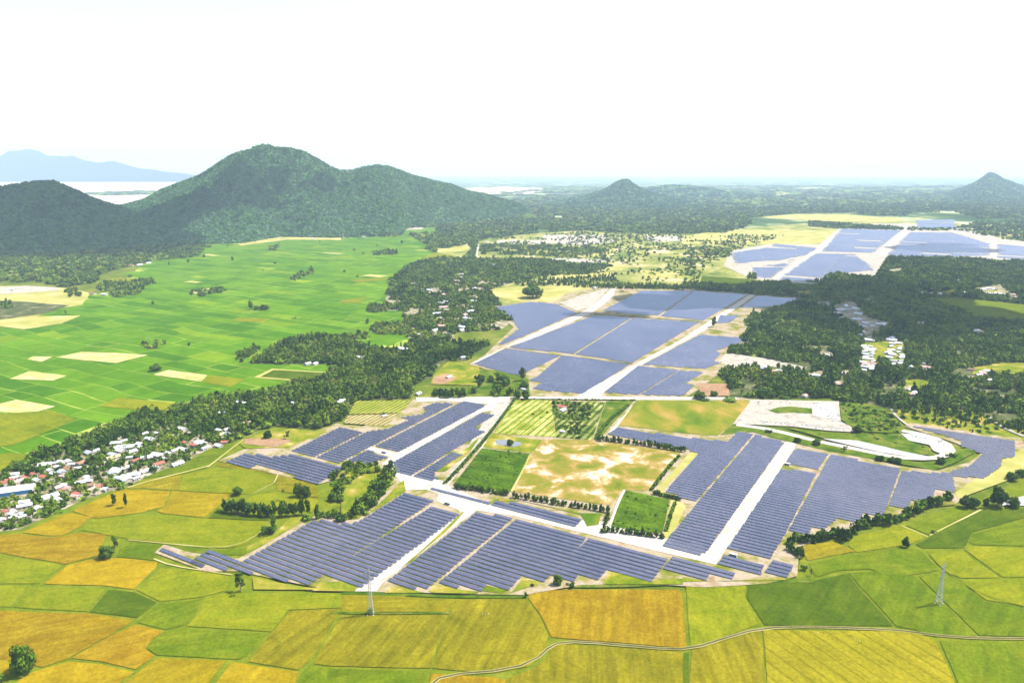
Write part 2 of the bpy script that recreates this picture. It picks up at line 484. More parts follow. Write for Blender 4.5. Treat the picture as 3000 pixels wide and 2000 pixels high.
# far pale plain seen between the hills, and the pale strip beyond the saddle
sheet('far_field', [(-900, 528), (700, 523), (620, 560), (520, 600), (200, 640), (-900, 640)], 0.0, M['pale_plain'])
sheet('far_field', [(1330, 553), (1480, 549), (1660, 553), (1640, 561), (1480, 572), (1380, 570)], 0.0, M['pale_plain'])
for pts in ([(2210, 612), (2390, 606), (2400, 616), (2310, 624), (2230, 622)], [(2215, 636), (2330, 627), (2480, 628), (2650, 640), (2640, 652), (2470, 650), (2330, 644)],
            [(2640, 640), (2680, 627), (2800, 625), (2860, 645), (2850, 668), (2680, 672), (2640, 660)][:0] or [(2300, 640), (2330, 639), (2330, 642)], [(2430, 597), (2560, 600), (2580, 606), (2440, 605)],
            [(2680, 592), (2800, 590), (2860, 596), (2700, 598)], [(2050, 548), (2170, 545), (2200, 552), (2080, 556)], [(2260, 565), (2330, 563), (2350, 570), (2270, 572)],
            [(1720, 596), (1800, 594), (1790, 602), (1730, 603)], [(1600, 662), (1640, 660), (1632, 668), (1600, 669)], [(1355, 648), (1440, 646), (1430, 654), (1360, 654)],
            [(2860, 560), (2980, 558), (2985, 564), (2870, 566)], [(2500, 560), (2620, 556), (2640, 562), (2520, 566)]):
    sheet('sand', pts, 0.3, M['straw'] if random.random() < 0.35 else M['sand'], amp=18, step=60)

for k in range(300):
    v_ = 546 + 110 * random.random() ** 1.5; u_ = random.uniform(1350, 3000)
    if not (1700 < u_ < 2000 and v_ < 600) and not (u_ > 2760 and v_ < 600) and not (u_ < 1900 and 560 < v_ < 640 and random.random() < 0.7):
        w_ = random.uniform(15, 70) * (1 if v_ < 600 else 0.6); h_ = w_ * random.uniform(0.05, 0.10)
        q_ = random.uniform(-0.3, 0.3) * w_
        sheet('field', [(u_ - w_ / 2, v_), (u_ + q_, v_ - h_ / 2), (u_ + w_ / 2, v_ + h_ * 0.2), (u_ - q_, v_ + h_ / 2)], 0.2, random.choice([M['straw'], M['straw'], M['sand'], LIME]), amp=20, step=80, angle=0.5)

# dry scrub plain behind the solar farms
sheet('plain', [(1250, 765), (1290, 735), (1420, 700), (1560, 684), (1700, 676), (1900, 686), (2080, 690), (2160, 672), (2350, 655), (2640, 650), (2900, 660), (3150, 690), (3150, 790), (2600, 800), (2350, 850), (2150, 880), (2000, 860), (1750, 870), (1600, 900), (1420, 920), (1400, 860)], 0.1, M['scrub'], amp=15, step=60)
for pts in (T('b', [(650, 750), (900, 735), (900, 780), (760, 800), (660, 800)]), T('b', [(1010, 1050), (1330, 1030), (1810, 1030), (1760, 1080), (1480, 1145), (1250, 1145), (1060, 1100)]),
            [(1990, 694), (2130, 672), (2460, 676), (2440, 700), (2390, 716), (2240, 716), (2000, 716)], T('b', [(1200, 990), (1420, 985), (1440, 1010), (1210, 1020)]), T('b', [(1440, 940), (1900, 935), (1880, 965), (1480, 1000)]),
            T('b', [(1700, 770), (1960, 760), (1850, 830), (1720, 825)]), T('b', [(1800, 890), (1960, 885), (1930, 925), (1820, 925)]), T('b', [(2040, 920), (2352, 930), (2352, 985), (2100, 970)])):
    sheet('field', pts, 0.3, M['straw'], amp=6, step=50)
for pts in (T('b', [(1130, 840), (1500, 838), (1900, 850), (1780, 868), (1300, 872)]), T('b', [(1070, 715), (1400, 712), (1600, 730), (1350, 742), (1080, 740)]), T('b', [(1400, 675), (1800, 680), (1900, 720), (1700, 750), (1480, 740), (1380, 700)]),
            T('b', [(2080, 690), (2352, 680), (2352, 720), (2120, 725)]), T('b', [(430, 620), (570, 618), (560, 640), (430, 645)])):
    sheet('sand', pts, 0.35, M['sand'], amp=8, step=50)
sheet('field', T('c', [(140, 960), (480, 985), (520, 1020), (420, 1030), (120, 1000)]), 0.4, DEEP, amp=3, angle=0.5)
sheet('field', [(2700, 872), (2808, 872), (3120, 905), (3120, 945), (2876, 933), (2795, 903)], 0.5, GREEN, amp=3, angle=0.5)
sheet('field', T('c', [(740, 1005), (950, 1005), (930, 1040), (740, 1035)]), 0.5, DEEP, amp=3, angle=0.5)

# woodland floor and village yards
W3 = [(2183, 830), (2315, 829), (2404, 825), (2468, 808), (2565, 816), (2600, 757), (2720, 757), (2850, 761), (3160, 775), (3160, 1290), (2893, 1221), (2765, 1191), (2608, 1200), (2553, 1187), (2468, 1174), (2425, 1166), (2200, 1168), (2128, 1168), (2140, 1130), (2100, 1095), (2150, 1078), (2132, 1025), (2200, 965), (2180, 945), (2204, 922), (2293, 901), (2349, 872)]
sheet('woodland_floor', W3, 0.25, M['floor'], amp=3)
W3B = [(2608, 1200), (2765, 1191), (2893, 1221), (3160, 1290), (3160, 1330), (2975, 1290), (2870, 1274), (2765, 1257), (2660, 1243)]
sheet('scrubland', W3B, 0.3, M['grass'], amp=3)
W2 = [(561, 1187), (616, 1162), (744, 1157), (808, 1140), (859, 1123), (940, 1095), (1000, 1072), (960, 1068), (724, 1065), (765, 1047), (800, 1015), (850, 995), (960, 985), (1060, 1008), (1150, 1030), (1200, 1012), (1270, 1000), (1440, 1010), (1390, 1035), (1372, 1056), (1300, 1058), (1263, 1106), (1212, 1128), (1204, 1168), (1042, 1172), (1034, 1190), (1000, 1232), (978, 1240), (935, 1258), (860, 1253), (808, 1251), (765, 1256), (714, 1278), (663, 1306), (630, 1290)]
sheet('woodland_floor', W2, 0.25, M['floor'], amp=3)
W1 = T('d', [(-300, 1420), (-300, 960), (0, 905), (150, 860), (230, 780), (400, 740), (500, 690), (750, 590), (900, 530), (1000, 480), (1100, 500), (1200, 500), (1320, 430), (1480, 450), (1600, 600), (1560, 720), (1440, 740), (1270, 840), (1050, 920), (850, 1020), (730, 1040), (600, 1090), (500, 1130), (240, 1250), (130, 1300), (0, 1310)])
sheet('village_ground', W1, 0.3, M['village'], amp=2)
W4 = T('b', [(450, 900), (560, 860), (700, 840), (900, 850), (1000, 850), (1400, 850), (1720, 900), (1700, 950), (1430, 945), (1200, 1000), (1020, 1060), (1090, 1160), (1190, 1270), (1100, 1330), (780, 1350), (770, 1420), (490, 1420), (420, 1340), (430, 1200), (290, 1200), (330, 1000)])
sheet('village_ground', W4, 0.3, M['village'], amp=2)

# ---- paddies: a net of small plots lying along the two old survey directions
UX = np.array([math.cos(R(-30)), math.sin(R(-30))])        # along the solar rows
UN = np.array([math.cos(R(60)), math.sin(R(60))])          # across them


def plots(name, zone, z, palette, weights, band=(28, 62), cut=(50, 150), gap=0.72, seed=1, test=None):
    rg = np.random.default_rng(seed)
    w = np.array(zone)
    a = w @ UX; c = w @ UN
    V, F, C = [], [], []
    t = c.min()
    cum = np.cumsum(weights) / np.sum(weights)
    while t < c.max():
        h = rg.uniform(*band)
        s = a.min() - rg.uniform(0, 100)
        while s < a.max():
            l = rg.uniform(*cut)
            ce = UX * (s + l / 2) + UN * (t + h / 2)
            if inside([ce[0]], [ce[1]], w)[0] and (test is None or test(ce)):
                def warp(q):
                    k = Vector((q[0] / 160, q[1] / 160, seed))
                    return q + 22 * np.array([mnoise.noise(k), mnoise.noise(k + Vector((7, 3, 1)))])
                g = gap * (1 + 2 * (rg.random() < 0.10))
                n = 3
                edge = [UX * (s + g + (l - 2 * g) * q / n) + UN * (t + g) for q in range(n + 1)] + [UX * (s + l - g - (l - 2 * g) * q / n) + UN * (t + h - g) for q in range(n + 1)]
                k = len(V)
                V += [(*warp(e), z) for e in edge]
                F.append(tuple(range(k, k + len(edge))))
                lo = mnoise.noise(Vector((ce[0] / 500, ce[1] / 500, seed + 2.0))) * 0.28
                i = int(np.searchsorted(cum, min(0.999, max(0.0, rg.random() * 0.86 + 0.07 + lo))))
                base = np.array(palette[min(i, len(palette) - 1)]) * rg.uniform(0.91, 1.08)
                C.append((*(base * ALB), 1, len(edge)))
            s += l
        t += h
    me = mesh_from(name, V, F)
    at = me.color_attributes.new('plot_color', 'FLOAT_COLOR', 'CORNER')
    arr = np.concatenate([np.tile(np.array(c[:4], np.float32), (int(c[4]), 1)) for c in C])
    at.data.foreach_set('color', arr.ravel())
    if name not in M:
        m, nt, b = new_mat(name, 1.0, 0.0)
        ca = nd(nt, 'ShaderNodeVertexColor', layer_name='plot_color')
        c = mix(nt, 1.0, ca.outputs[0], ramp(nt, pos_noise(nt, 0.02, 6, 0.65), [(0.3, (0.76, 0.8, 0.8)), (0.7, (1.3, 1.22, 1.2))]), 'MULTIPLY')
        c = mix(nt, 1.0, c, ramp(nt, pos_noise(nt, 0.3, 4, 0.7, stretch=(0.3, 1, 1), rot=R(30)), [(0.3, (0.82, 0.84, 0.8)), (0.7, (1.18, 1.16, 1.2))]), 'MULTIPLY')
        nt.links.new(c, b.inputs['Base Color'])
        M[name] = m
    o = link(name, me, M[name])
    o['kind'] = 'structure'
    return o


LEFT = [(-900, 1460), (-300, 1420), (0, 1392), (100, 1345), (200, 1295), (420, 1195), (570, 1190), (700, 1190), (900, 1160), (1020, 1110), (1020, 1070), (1180, 1020), (1210, 975), (1190, 900), (1180, 850), (1250, 770), (1290, 735), (1420, 700), (1360, 664), (1180, 672), (1000, 700), (800, 700), (700, 712), (560, 722), (470, 745), (400, 790), (330, 850), (250, 870), (150, 900), (0, 930), (-900, 1000)]
sheet('paddy_land', LEFT, 0.0, M['bund_pale'], amp=6, step=40)
plots('rice_plots', GP(LEFT), 0.45,
      [(0.048, 0.138, 0.002), (0.068, 0.165, 0.002), (0.088, 0.19, 0.003), (0.122, 0.21, 0.004), (0.17, 0.245, 0.01), (0.34, 0.33, 0.10), (0.085, 0.175, 0.012)],
      [24, 34, 26, 9, 2, 0.8, 5], seed=3)
for t, pts, m in (('d', [(190, 125), (225, 105), (365, 108), (290, 142)], TAN), ('d', [(385, 112), (560, 75), (800, 82), (1025, 95), (800, 152)], TAN), ('d', [(65, 262), (200, 208), (465, 238), (370, 272)], TAN),
                  ('d', [(-150, 470), (110, 405), (385, 450), (210, 502), (-150, 480)], TAN), ('d', [(1055, 232), (1160, 200), (1430, 235), (1390, 280)], TAN), ('d', [(1395, 280), (1440, 235), (1690, 262), (1590, 318)], LIME),
                  ('d', [(-300, 520), (360, 478), (510, 540), (350, 615), (90, 720), (-300, 740)], LIME), ('d', [(680, 450), (820, 390), (1230, 430), (1080, 492), (930, 470)], LIME), ('d', [(-300, 840), (60, 770), (210, 780), (150, 855), (0, 905), (-300, 940)], LIME),
                  ('a', [(660, 1015), (800, 975), (1040, 985), (960, 1012), (690, 1024)], LIME), ('a', [(1300, 1060), (1480, 1045), (1500, 1060), (1350, 1085)], TAN), ('a', [(1600, 1270), (1650, 1250), (1850, 1255), (1820, 1285)], LIME),
                  ('b', [(560, 840), (640, 800), (820, 830), (740, 850)], LIME), ('b', [(0, 1130), (180, 1105), (130, 1150), (0, 1150)], LIME), ('b', [(60, 990), (250, 975), (350, 985), (110, 1008)], LIME)):
    sheet('field', T(t, pts), 0.75, m, amp=2.0, step=25, angle=R(30))
sheet('field', T('d', [(1745, 252), (1875, 190), (2320, 218), (2140, 285)]), 0.75, M['straw'], amp=1)
sheet('field', T('d', [(1795, 247), (1885, 200), (2275, 220), (2130, 272)]), 0.95, DEEP, amp=1, angle=R(30))
sheet('sand', [(-900, 950), (-300, 900), (0, 838), (185, 843), (270, 860), (240, 895), (160, 905), (60, 950), (-300, 985), (-900, 1060)], 0.7, M['straw'], amp=8)
sheet('sand', T('a', [(0, 1040), (180, 1030), (420, 1042), (400, 1062), (0, 1090)]), 0.85, M['sand'], amp=4)
sheet('sand', T('a', [(480, 850), (700, 830), (760, 850), (520, 875)]), 0.85, M['straw'], amp=4)
sheet('sand', T('a', [(1640, 735), (1940, 690), (2290, 700), (2352, 690), (2352, 715), (1980, 712), (1660, 755)]), 0.85, M['straw'], amp=4)
sheet('sand', T('a', [(-200, 1290), (0, 1280), (270, 1240), (560, 1235), (430, 1290), (170, 1330), (0, 1310)]), 0.85, M['straw'], amp=4)
sheet('field', T('a', [(-100, 1130), (180, 1140), (480, 1165), (300, 1225), (0, 1265), (-100, 1270)]), 0.9, M['floor'], amp=3)

# ---- foreground paddies, each plot traced; the bund grass below shows between them
FRONT = [(-900, 1460), (-300, 1600), (0, 1550), (60, 1540), (210, 1475), (330, 1425), (450, 1385), (620, 1310), (700, 1290), (960, 1260), (1120, 1370), (1170, 1420), (900, 1520), (690, 1660), (900, 1735), (1500, 1752), (2050, 1725), (2330, 1700), (2350, 1610), (2600, 1530), (2800, 1490), (2900, 1450), (3000, 1400), (3600, 1380), (3900, 2400), (-1300, 2400)]
sheet('paddy_land', FRONT, 0.0, M['bund'], amp=1.5)


def off_frame(c):
    u, v = to_px(c[0], c[1])
    return u < -30 or u > 3030 or v > 2030


plots('ripening_plots', GP(FRONT), 0.3, [(0.10, 0.18, 0.005), (0.2, 0.23, 0.006), (0.3, 0.24, 0.01), (0.36, 0.22, 0.01)], [1, 2, 2, 2], band=(40, 70), cut=(60, 110), seed=5, test=off_frame)
FIELDS = [
    ('g', [(-80, 912), (350, 930), (600, 937), (925, 985), (760, 1092), (460, 1255), (290, 1310), (-80, 1238)], BROWN, 20),
    ('g', [(-80, 1248), (60, 1262), (70, 1350), (-80, 1420)], GOLD, 20), ('g', [(60, 1440), (220, 1342), (470, 1270), (700, 1287), (928, 1338), (800, 1440)], GOLD, 25),
    ('g', [(937, 1012), (1140, 1057), (1052, 1115), (1003, 1180), (1072, 1228), (935, 1322), (700, 1273), (482, 1250), (760, 1097)], BROWN, 30),
    ('g', [(1155, 1057), (1285, 1030), (1850, 1078), (1780, 1160), (1700, 1235), (1640, 1258), (1080, 1225), (1012, 1180), (1062, 1112)], GREEN, 10),
    ('g', [(1292, 1023), (1378, 930), (1402, 842), (1560, 795), (2360, 795), (2800, 815), (2790, 840), (2352, 900), (1985, 912), (1868, 1065)], LIME, 5),
    ('g', [(2000, 918), (2340, 903), (2345, 930), (2200, 1180), (2135, 1270), (2055, 1328), (1705, 1270), (1790, 1170), (1855, 1085)], OLIVE, 60),
    ('g', [(1090, 1242), (1565, 1262), (1420, 1440), (830, 1440), (960, 1332)], GOLD, 30), ('g', [(1600, 1272), (2058, 1336), (2028, 1440), (1470, 1440)], GOLD, 55),
    ('g', [(2072, 1352), (2130, 1303), (2600, 1312), (2930, 1338), (2925, 1440), (2040, 1440)], GREEN, 60),
    ('g', [(-80, 742), (190, 748), (72, 890), (-80, 890)], LIME, 20), ('g', [(200, 752), (728, 768), (598, 925), (92, 893)], LIME, 15),
    ('g', [(748, 772), (930, 787), (1088, 860), (948, 968), (612, 930)], DEEP, 15), ('g', [(1092, 867), (1388, 837), (1368, 920), (1278, 1013), (1150, 1048), (948, 998)], GREEN, 40),
    ('g', [(1112, 622), (1380, 642), (1600, 682), (1558, 780), (1390, 825), (1102, 853), (940, 773)], LIME, 30), ('g', [(470, 602), (690, 547), (850, 557), (1088, 582), (1088, 612), (923, 770), (740, 748), (302, 735)], GOLD, 15),
    ('g', [(-80, 522), (0, 527), (436, 605), (270, 733), (-80, 733)], LIME, 15), ('g', [(-80, 400), (130, 388), (330, 408), (440, 403), (560, 378), (740, 392), (702, 490), (688, 535), (450, 598), (0, 518), (-80, 510)], BROWN, 10),
    ('g', [(150, 380), (480, 242), (638, 272), (558, 340), (440, 398), (330, 400)], GOLD, 10), ('g', [(660, 288), (950, 258), (1110, 252), (1430, 287), (1855, 302), (1790, 390), (1690, 468), (1550, 488), (1300, 468), (890, 423), (562, 363), (582, 330)], LIME, 5),
    ('g', [(1432, 280), (1500, 212), (1880, 272), (1850, 298)], DEEP, 5), ('g', [(500, 232), (780, 102), (860, 82), (1178, 92), (1128, 200), (980, 240), (660, 284)], GOLD, 8),
    ('g', [(1190, 92), (1560, 112), (1608, 122), (1500, 202), (1410, 278), (1120, 247), (1082, 230), (1135, 200)], GOLD, 5),
    ('d', [(880, 1018), (1000, 960), (1250, 922), (1238, 1032), (1000, 1015)], OLIVE, 30), ('d', [(1262, 920), (1500, 872), (1700, 880), (1870, 922), (1888, 960), (1740, 1060), (1232, 1032)], LIME, 10),
    ('d', [(960, 955), (1130, 885), (1300, 830), (1450, 742), (1620, 690), (1560, 790), (1430, 870), (1250, 918), (1050, 940)], GREEN, 30),
    ('d', [(1620, 1098), (1750, 1062), (1900, 1040), (2200, 1092), (2150, 1180), (1800, 1130)], LIME, 5),
    ('d', [(1480, 860), (1600, 800), (1700, 850), (1900, 905), (2180, 985), (2200, 1080), (1910, 1035), (1900, 960), (1870, 915)], OLIVE, 5),
    ('g', [(800, 550), (830, 490), (900, 440), (1300, 475), (1550, 497), (1700, 480), (1690, 535), (1080, 515), (1100, 610), (1080, 572)], GREEN, 5),
    ('h', [(0, 805), (430, 825), (788, 840), (740, 928), (0, 930)], OLIVE, 5), ('h', [(0, 950), (738, 946), (608, 1318), (-90, 1300), (-190, 1285), (-150, 1200), (0, 960)], OLIVE, 68),
    ('h', [(792, 838), (1270, 838), (1368, 950), (1428, 1100), (1400, 1225), (1290, 1305), (1050, 1348), (622, 1318), (735, 960)], OLIVE, 72),
    ('h', [(1295, 772), (2325, 772), (2345, 800), (2362, 900), (2380, 1180), (1445, 1104), (1372, 950), (1285, 832)], BROWN, 80),
    ('h', [(1452, 1142), (2360, 1203), (2356, 1440), (1100, 1440), (1140, 1385), (1330, 1312), (1422, 1240)], OLIVE, 85), ('h', [(-100, 1315), (585, 1337), (570, 1440), (-110, 1440)], GREEN, 10), ('h', [(612, 1350), (1050, 1374), (1135, 1392), (1120, 1440), (600, 1440)], BROWN, 80),
    ('i', [(12, 722), (438, 728), (433, 830), (518, 1010), (470, 1033), (52, 1178), (32, 900)], LIME, 85), ('i', [(447, 732), (900, 712), (1138, 662), (1218, 760), (1455, 1028), (562, 1018), (442, 830)], DEEP, 50),
    ('i', [(1143, 657), (1350, 642), (1600, 682), (1758, 830), (1800, 870), (2028, 1093), (1740, 1098), (1600, 1052), (1472, 1028), (1232, 760)], GREEN, 55), ('i', [(1622, 682), (1790, 652), (1898, 702), (2080, 850), (2400, 900), (2400, 1100), (2042, 1090), (1802, 860)], GREEN, 50),
    ('i', [(1902, 702), (2200, 694), (2500, 692), (2500, 890), (2352, 884), (2090, 845)], LIME, 20), ('i', [(1700, 522), (1930, 502), (1998, 560), (2188, 688), (1920, 693), (1800, 650)], LIME, 40), ('i', [(1942, 497), (2000, 472), (2352, 487), (2600, 500), (2600, 688), (2202, 688)], LIME, 20),
    ('i', [(1972, 440), (1992, 392), (2352, 292), (2600, 240), (2600, 480), (2000, 463)], GREEN, 15), ('i', [(1602, 460), (2060, 222), (2400, 205), (2600, 200), (2600, 225), (2352, 278), (2000, 378), (1968, 440), (1945, 487), (1650, 487)], DEEP, 30),
    ('i', [(1532, 330), (1890, 192), (2048, 212), (1700, 398)], GREEN, 30), ('i', [(1142, 412), (1500, 332), (1688, 410), (1578, 458), (1200, 518), (1140, 470)], LIME, 15), ('i', [(822, 462), (1040, 442), (1198, 510), (870, 573), (850, 560)], OLIVE, 20),
    ('i', [(872, 592), (1220, 522), (1480, 482), (1638, 502), (1770, 640), (1600, 670), (1450, 678), (1280, 632), (1090, 642), (920, 690)], GREEN, 10),
    ('i', [(62, 1192), (538, 1042), (568, 1440), (38, 1440)], OLIVE, 88), ('i', [(548, 1047), (1600, 1063), (1738, 1122), (1888, 1440), (578, 1440)], STRIPED, -62), ('i', [(1762, 1122), (2450, 1128), (2450, 1440), (1905, 1440)], GREEN, 60), ('i', [(0, 1212), (48, 1203), (42, 1440), (-3, 1440)], DEEP, 88),
]
for t, pts, m, ang in FIELDS:
    # ang: direction of the sowing rows on the ground
    sheet('rice_field', T(t, pts), 0.6, m, amp=1.2, step=14, ins=0.35, angle=-R(ang))
# ditch with pale banks through the foreground plots
CANAL = T('h', [(585, 1460), (600, 1336), (800, 1345), (1050, 1362), (1280, 1310), (1400, 1245), (1420, 1170), (1435, 1122)]) + T('h', [(1600, 1128), (1900, 1152), (2352, 1194)]) + T('i', [(80, 1194), (280, 1110), (480, 1034), (600, 1028), (1000, 1032), (1600, 1056), (1720, 1104), (2000, 1108), (2450, 1112)])
ribbon('path', CANAL, 3.5, 0.75, M['straw'])
ribbon('water', CANAL, 1.9, 0.95, M['canal'], amp=0.4)
ribbon('path', T('h', [(-60, 930), (250, 940), (500, 938), (745, 932)]), 3.0, 0.75, M['verge'])
ribbon('path', T('g', [(880, 430), (1100, 450), (1300, 470), (1550, 497), (1700, 470), (1850, 330)]), 1.8, 0.8, M['straw'], amp=0.3)
ribbon('path', T('g', [(1060, 560), (1110, 605), (1250, 620), (1400, 640), (1600, 672)]), 1.6, 0.8, M['straw'], amp=0.3)
ribbon('path', T('d', [(1430, 870), (1540, 790), (1600, 730), (1680, 680)]), 3.0, 0.8, M['straw'])
ribbon('path', T('d', [(880, 1010), (1000, 965), (1150, 935), (1300, 900), (1440, 860)]), 3.0, 0.8, M['straw'])
ribbon('path', T('d', [(1750, 1050), (1890, 975), (1925, 905)]), 1.6, 0.8, M['straw'], amp=0.3)
ribbon('path', T('i', [(1500, 330), (1600, 370), (1690, 410)]), 2.0, 0.8, M['straw'])
ribbon('path', T('i', [(1700, 400), (1900, 300), (2070, 215)]), 2.2, 0.8, M['straw'])
ribbon('path', T('i', [(1700, 530), (1760, 600), (1800, 650), (1900, 698), (2000, 790), (2090, 845), (2352, 888)]), 1.6, 0.8, M['bund'], amp=0.3)
ribbon('verge', T('h', [(0, 800), (330, 800), (790, 825), (1280, 825)]), 5, 0.7, M['verge'])
ribbon('verge', T('h', [(1290, 745), (1600, 745), (2000, 745), (2352, 722)]) + T('i', [(200, 708), (500, 712), (890, 710)]), 7, 0.7, M['verge'])

# ---- levelled ground of the near farm and of the farm behind it
PAD = [(452, 1622), (480, 1598), (560, 1622), (700, 1638), (860, 1545), (930, 1510), (1040, 1524), (1110, 1440), (1168, 1388), (1115, 1372), (935, 1420), (640, 1352), (715, 1318), (850, 1312), (985, 1242), (1060, 1252), (1165, 1212), (1212, 1172), (1300, 1164), (1500, 1162), (1860, 1164), (2170, 1166), (2205, 1172), (2155, 1240), (2170, 1262), (2300, 1285), (2640, 1368), (2745, 1380), (2840, 1355), (2870, 1330), (2800, 1300), (2650, 1250), (2668, 1240), (2765, 1254), (2872, 1272), (2990, 1285), (3020, 1330), (2985, 1350), (2960, 1385), (2830, 1450), (2800, 1480), (2700, 1490), (2600, 1520), (2500, 1550), (2420, 1575), (2340, 1605), (2335, 1690), (2250, 1712), (2060, 1722), (1910, 1712), (1700, 1715), (1540, 1745), (1400, 1742), (1090, 1736), (950, 1728), (700, 1675), (600, 1676)]
sheet('farm_ground', PAD, 0.9, M['pad'], amp=1.5)
PAD2 = [(1375, 1068), (1420, 1040), (1440, 1020), (1505, 960), (1440, 900), (1550, 882), (1625, 885), (1660, 860), (1770, 840), (1890, 848), (2050, 848), (2210, 862), (2345, 873), (2330, 898), (2290, 905), (2260, 905), (2200, 925), (2180, 950), (2200, 965), (2180, 1000), (2132, 1030), (2110, 1062), (2150, 1078), (2100, 1100), (2050, 1140), (2000, 1170), (1500, 1166), (1530, 1140), (1550, 1112), (1450, 1090)]
sheet('farm_ground', PAD2, 0.6, M['pad'], amp=2)
PAD3 = [(2120, 780), (2140, 735), (2250, 716), (2400, 716), (2455, 670), (2560, 655), (2660, 655), (2800, 665), (2940, 700), (3150, 725), (3150, 775), (2920, 762), (2600, 760), (2570, 795), (2560, 810), (2480, 806), (2380, 832), (2250, 826), (2190, 812)]
sheet('farm_ground', PAD3, 0.5, M['sand'], amp=3)


def lane(pts, name='gravel_road', z=1.15, mat=None, amp=1.3):
    return sheet(name, pts, z, mat or M['lane'], amp=amp, step=9)


lane([(1040, 1735), (1062, 1717), (1350, 1505), (1342, 1496), (1278, 1470), (1285, 1450), (1250, 1437), (1190, 1438), (1155, 1388), (1168, 1384), (1300, 1412), (1310, 1424), (1440, 1482), (1680, 1545), (1700, 1530), (1716, 1520), (1990, 1588), (2064, 1600), (2064, 1624), (2085, 1598), (2300, 1296), (2330, 1300), (2328, 1318), (2300, 1356), (2140, 1605), (2128, 1610), (2098, 1656), (1970, 1628), (1720, 1566), (1506, 1513), (1394, 1498), (1122, 1709), (1105, 1736)])
lane([(1120, 1362), (1143, 1340), (1424, 1190), (1450, 1170), (1500, 1166), (1440, 1205), (1408, 1210), (1160, 1352), (1175, 1392), (1160, 1398), (1150, 1384)])
lane([(1068, 1318), (1078, 1310), (1160, 1328), (1140, 1340)])
lane([(1220, 1166), (1500, 1164), (1490, 1176), (1430, 1186), (1300, 1176), (1222, 1180)], z=1.25)
lane([(1500, 1164), (1880, 1164), (2160, 1166), (2160, 1172), (1870, 1173), (1500, 1171)], z=1.2)
lane([(1460, 1178), (1508, 1172), (1310, 1428), (1292, 1424)], name='path', mat=M['sand'])
lane([(1330, 1416), (1350, 1400), (1425, 1292), (1432, 1300), (1345, 1418)], name='path', mat=M['lane'])
lane([(1940, 1440), (2048, 1328), (2038, 1318), (2015, 1335), (1920, 1440), (1965, 1470), (1944, 1560), (1950, 1585), (1985, 1540), (2008, 1485), (1950, 1445)], name='path', mat=M['straw'])
lane([(1870, 1174), (1880, 1175), (1800, 1262), (1776, 1275)], name='path')
# lanes of the second farm
ribbon('verge', [(1480, 1022), (1600, 1038), (1730, 1053), (1852, 1068)], 7, 1.1, M['floor'])  # grass strip in the block gap, dark colour also paints the gap's shade
ribbon('verge', [(1740, 920), (1850, 928), (1950, 936), (2060, 944)], 9, 1.1, M['floor'])  # upper gap likewise: grass plus shade painted as one dark strip
lane([(1702, 1152), (1712, 1149), (1992, 998), (2198, 863), (2212, 866), (2060, 972), (1888, 1066), (1768, 1150), (1760, 1166), (1690, 1166)])
lane([(1382, 1065), (1528, 994), (1698, 919), (1742, 893), (1790, 848), (1804, 842), (1798, 868), (1756, 903), (1728, 921), (1548, 1000), (1480, 1019), (1398, 1066)])
lane([(1640, 888), (1700, 868), (1785, 844), (1738, 898), (1690, 912)], name='sand', mat=M['sand'])
lane(T('c', [(600, 995), (930, 772), (1010, 690), (1060, 690), (950, 790), (660, 990)]), name='gravel_road', z=0.8)
lane(T('c', [(1330, 810), (1440, 700), (1530, 650), (1570, 655), (1450, 740), (1400, 830)]), name='gravel_road', z=0.8)
lane(T('c', [(2120, 720), (2160, 720), (2165, 860), (2120, 860)]), name='gravel_road', z=0.8)
ribbon('road', T('b', [(945, 700), (942, 760), (932, 830), (925, 880), (905, 930)]), 9, 0.8, M['lane'])
ribbon('path', T('b', [(1840, 835), (1900, 790), (1960, 765)]), 7, 0.8, M['lane'])
ribbon('path', T('b', [(1500, 830), (1840, 835), (2352, 850)]), 5, 0.75, M['straw'])
ribbon('path', T('c', [(150, 950), (270, 905), (420, 870)]), 7, 0.75, M['straw'])

# ---- enclosed fields between the solar blocks
E1 = [(1042, 1176), (1205, 1177), (1170, 1212), (1022, 1216)]
sheet('field', E1, 1.3, VINE, amp=0.6, angle=R(-66))
sheet('field', [(1020, 1219), (1168, 1214), (1132, 1250), (1006, 1242)], 1.3, VINEB, amp=0.6, angle=R(-66))
sheet('orchard_ground', T('e', [(1200, 405), (1450, 412), (1474, 665), (1045, 640)]), 1.3, ORCH, amp=0.8, angle=R(-66))
sheet('orchard_ground', T('e', [(1455, 412), (1820, 425), (1725, 685), (1478, 668)]), 1.3, ORCHD, amp=0.8, angle=R(-66))
sheet('grass_field', T('e', [(1825, 420), (2028, 402), (1800, 650), (1735, 680)]), 1.3, M['verge'], amp=0.8)
sheet('dry_field', T('e', [(1030, 645), (1385, 685), (1310, 778), (975, 735)]), 1.3, M['grass'], amp=0.8)
sheet('pond', T('e', [(1062, 690), (1120, 683), (1240, 702), (1235, 722), (1180, 735), (1072, 718)]), 1.5, M['pond'], amp=1.0, step=8)
sheet('dry_field', T('e', [(1385, 682), (1740, 685), (2338, 772), (2112, 1030), (1935, 1035), (1852, 1138), (1172, 1042), (1305, 800)]), 1.3, M['dryfield'], amp=0.8)
sheet('crop_field', T('e', [(970, 742), (1300, 782), (1170, 1042), (780, 985)]), 1.4, BANANA, amp=0.8, angle=R(30))
sheet('crop_field', T('e', [(1960, 1032), (2262, 1098), (2212, 1330), (1842, 1282)]), 1.4, BANANA, amp=0.8, angle=R(30))
ribbon('path', T('e', [(1950, 1030), (1900, 1130), (1845, 1290)]), 3.2, 1.5, M['lane'])
ribbon('path', T('e', [(1300, 790), (1240, 920), (1172, 1040)]), 2.6, 1.5, M['straw'])
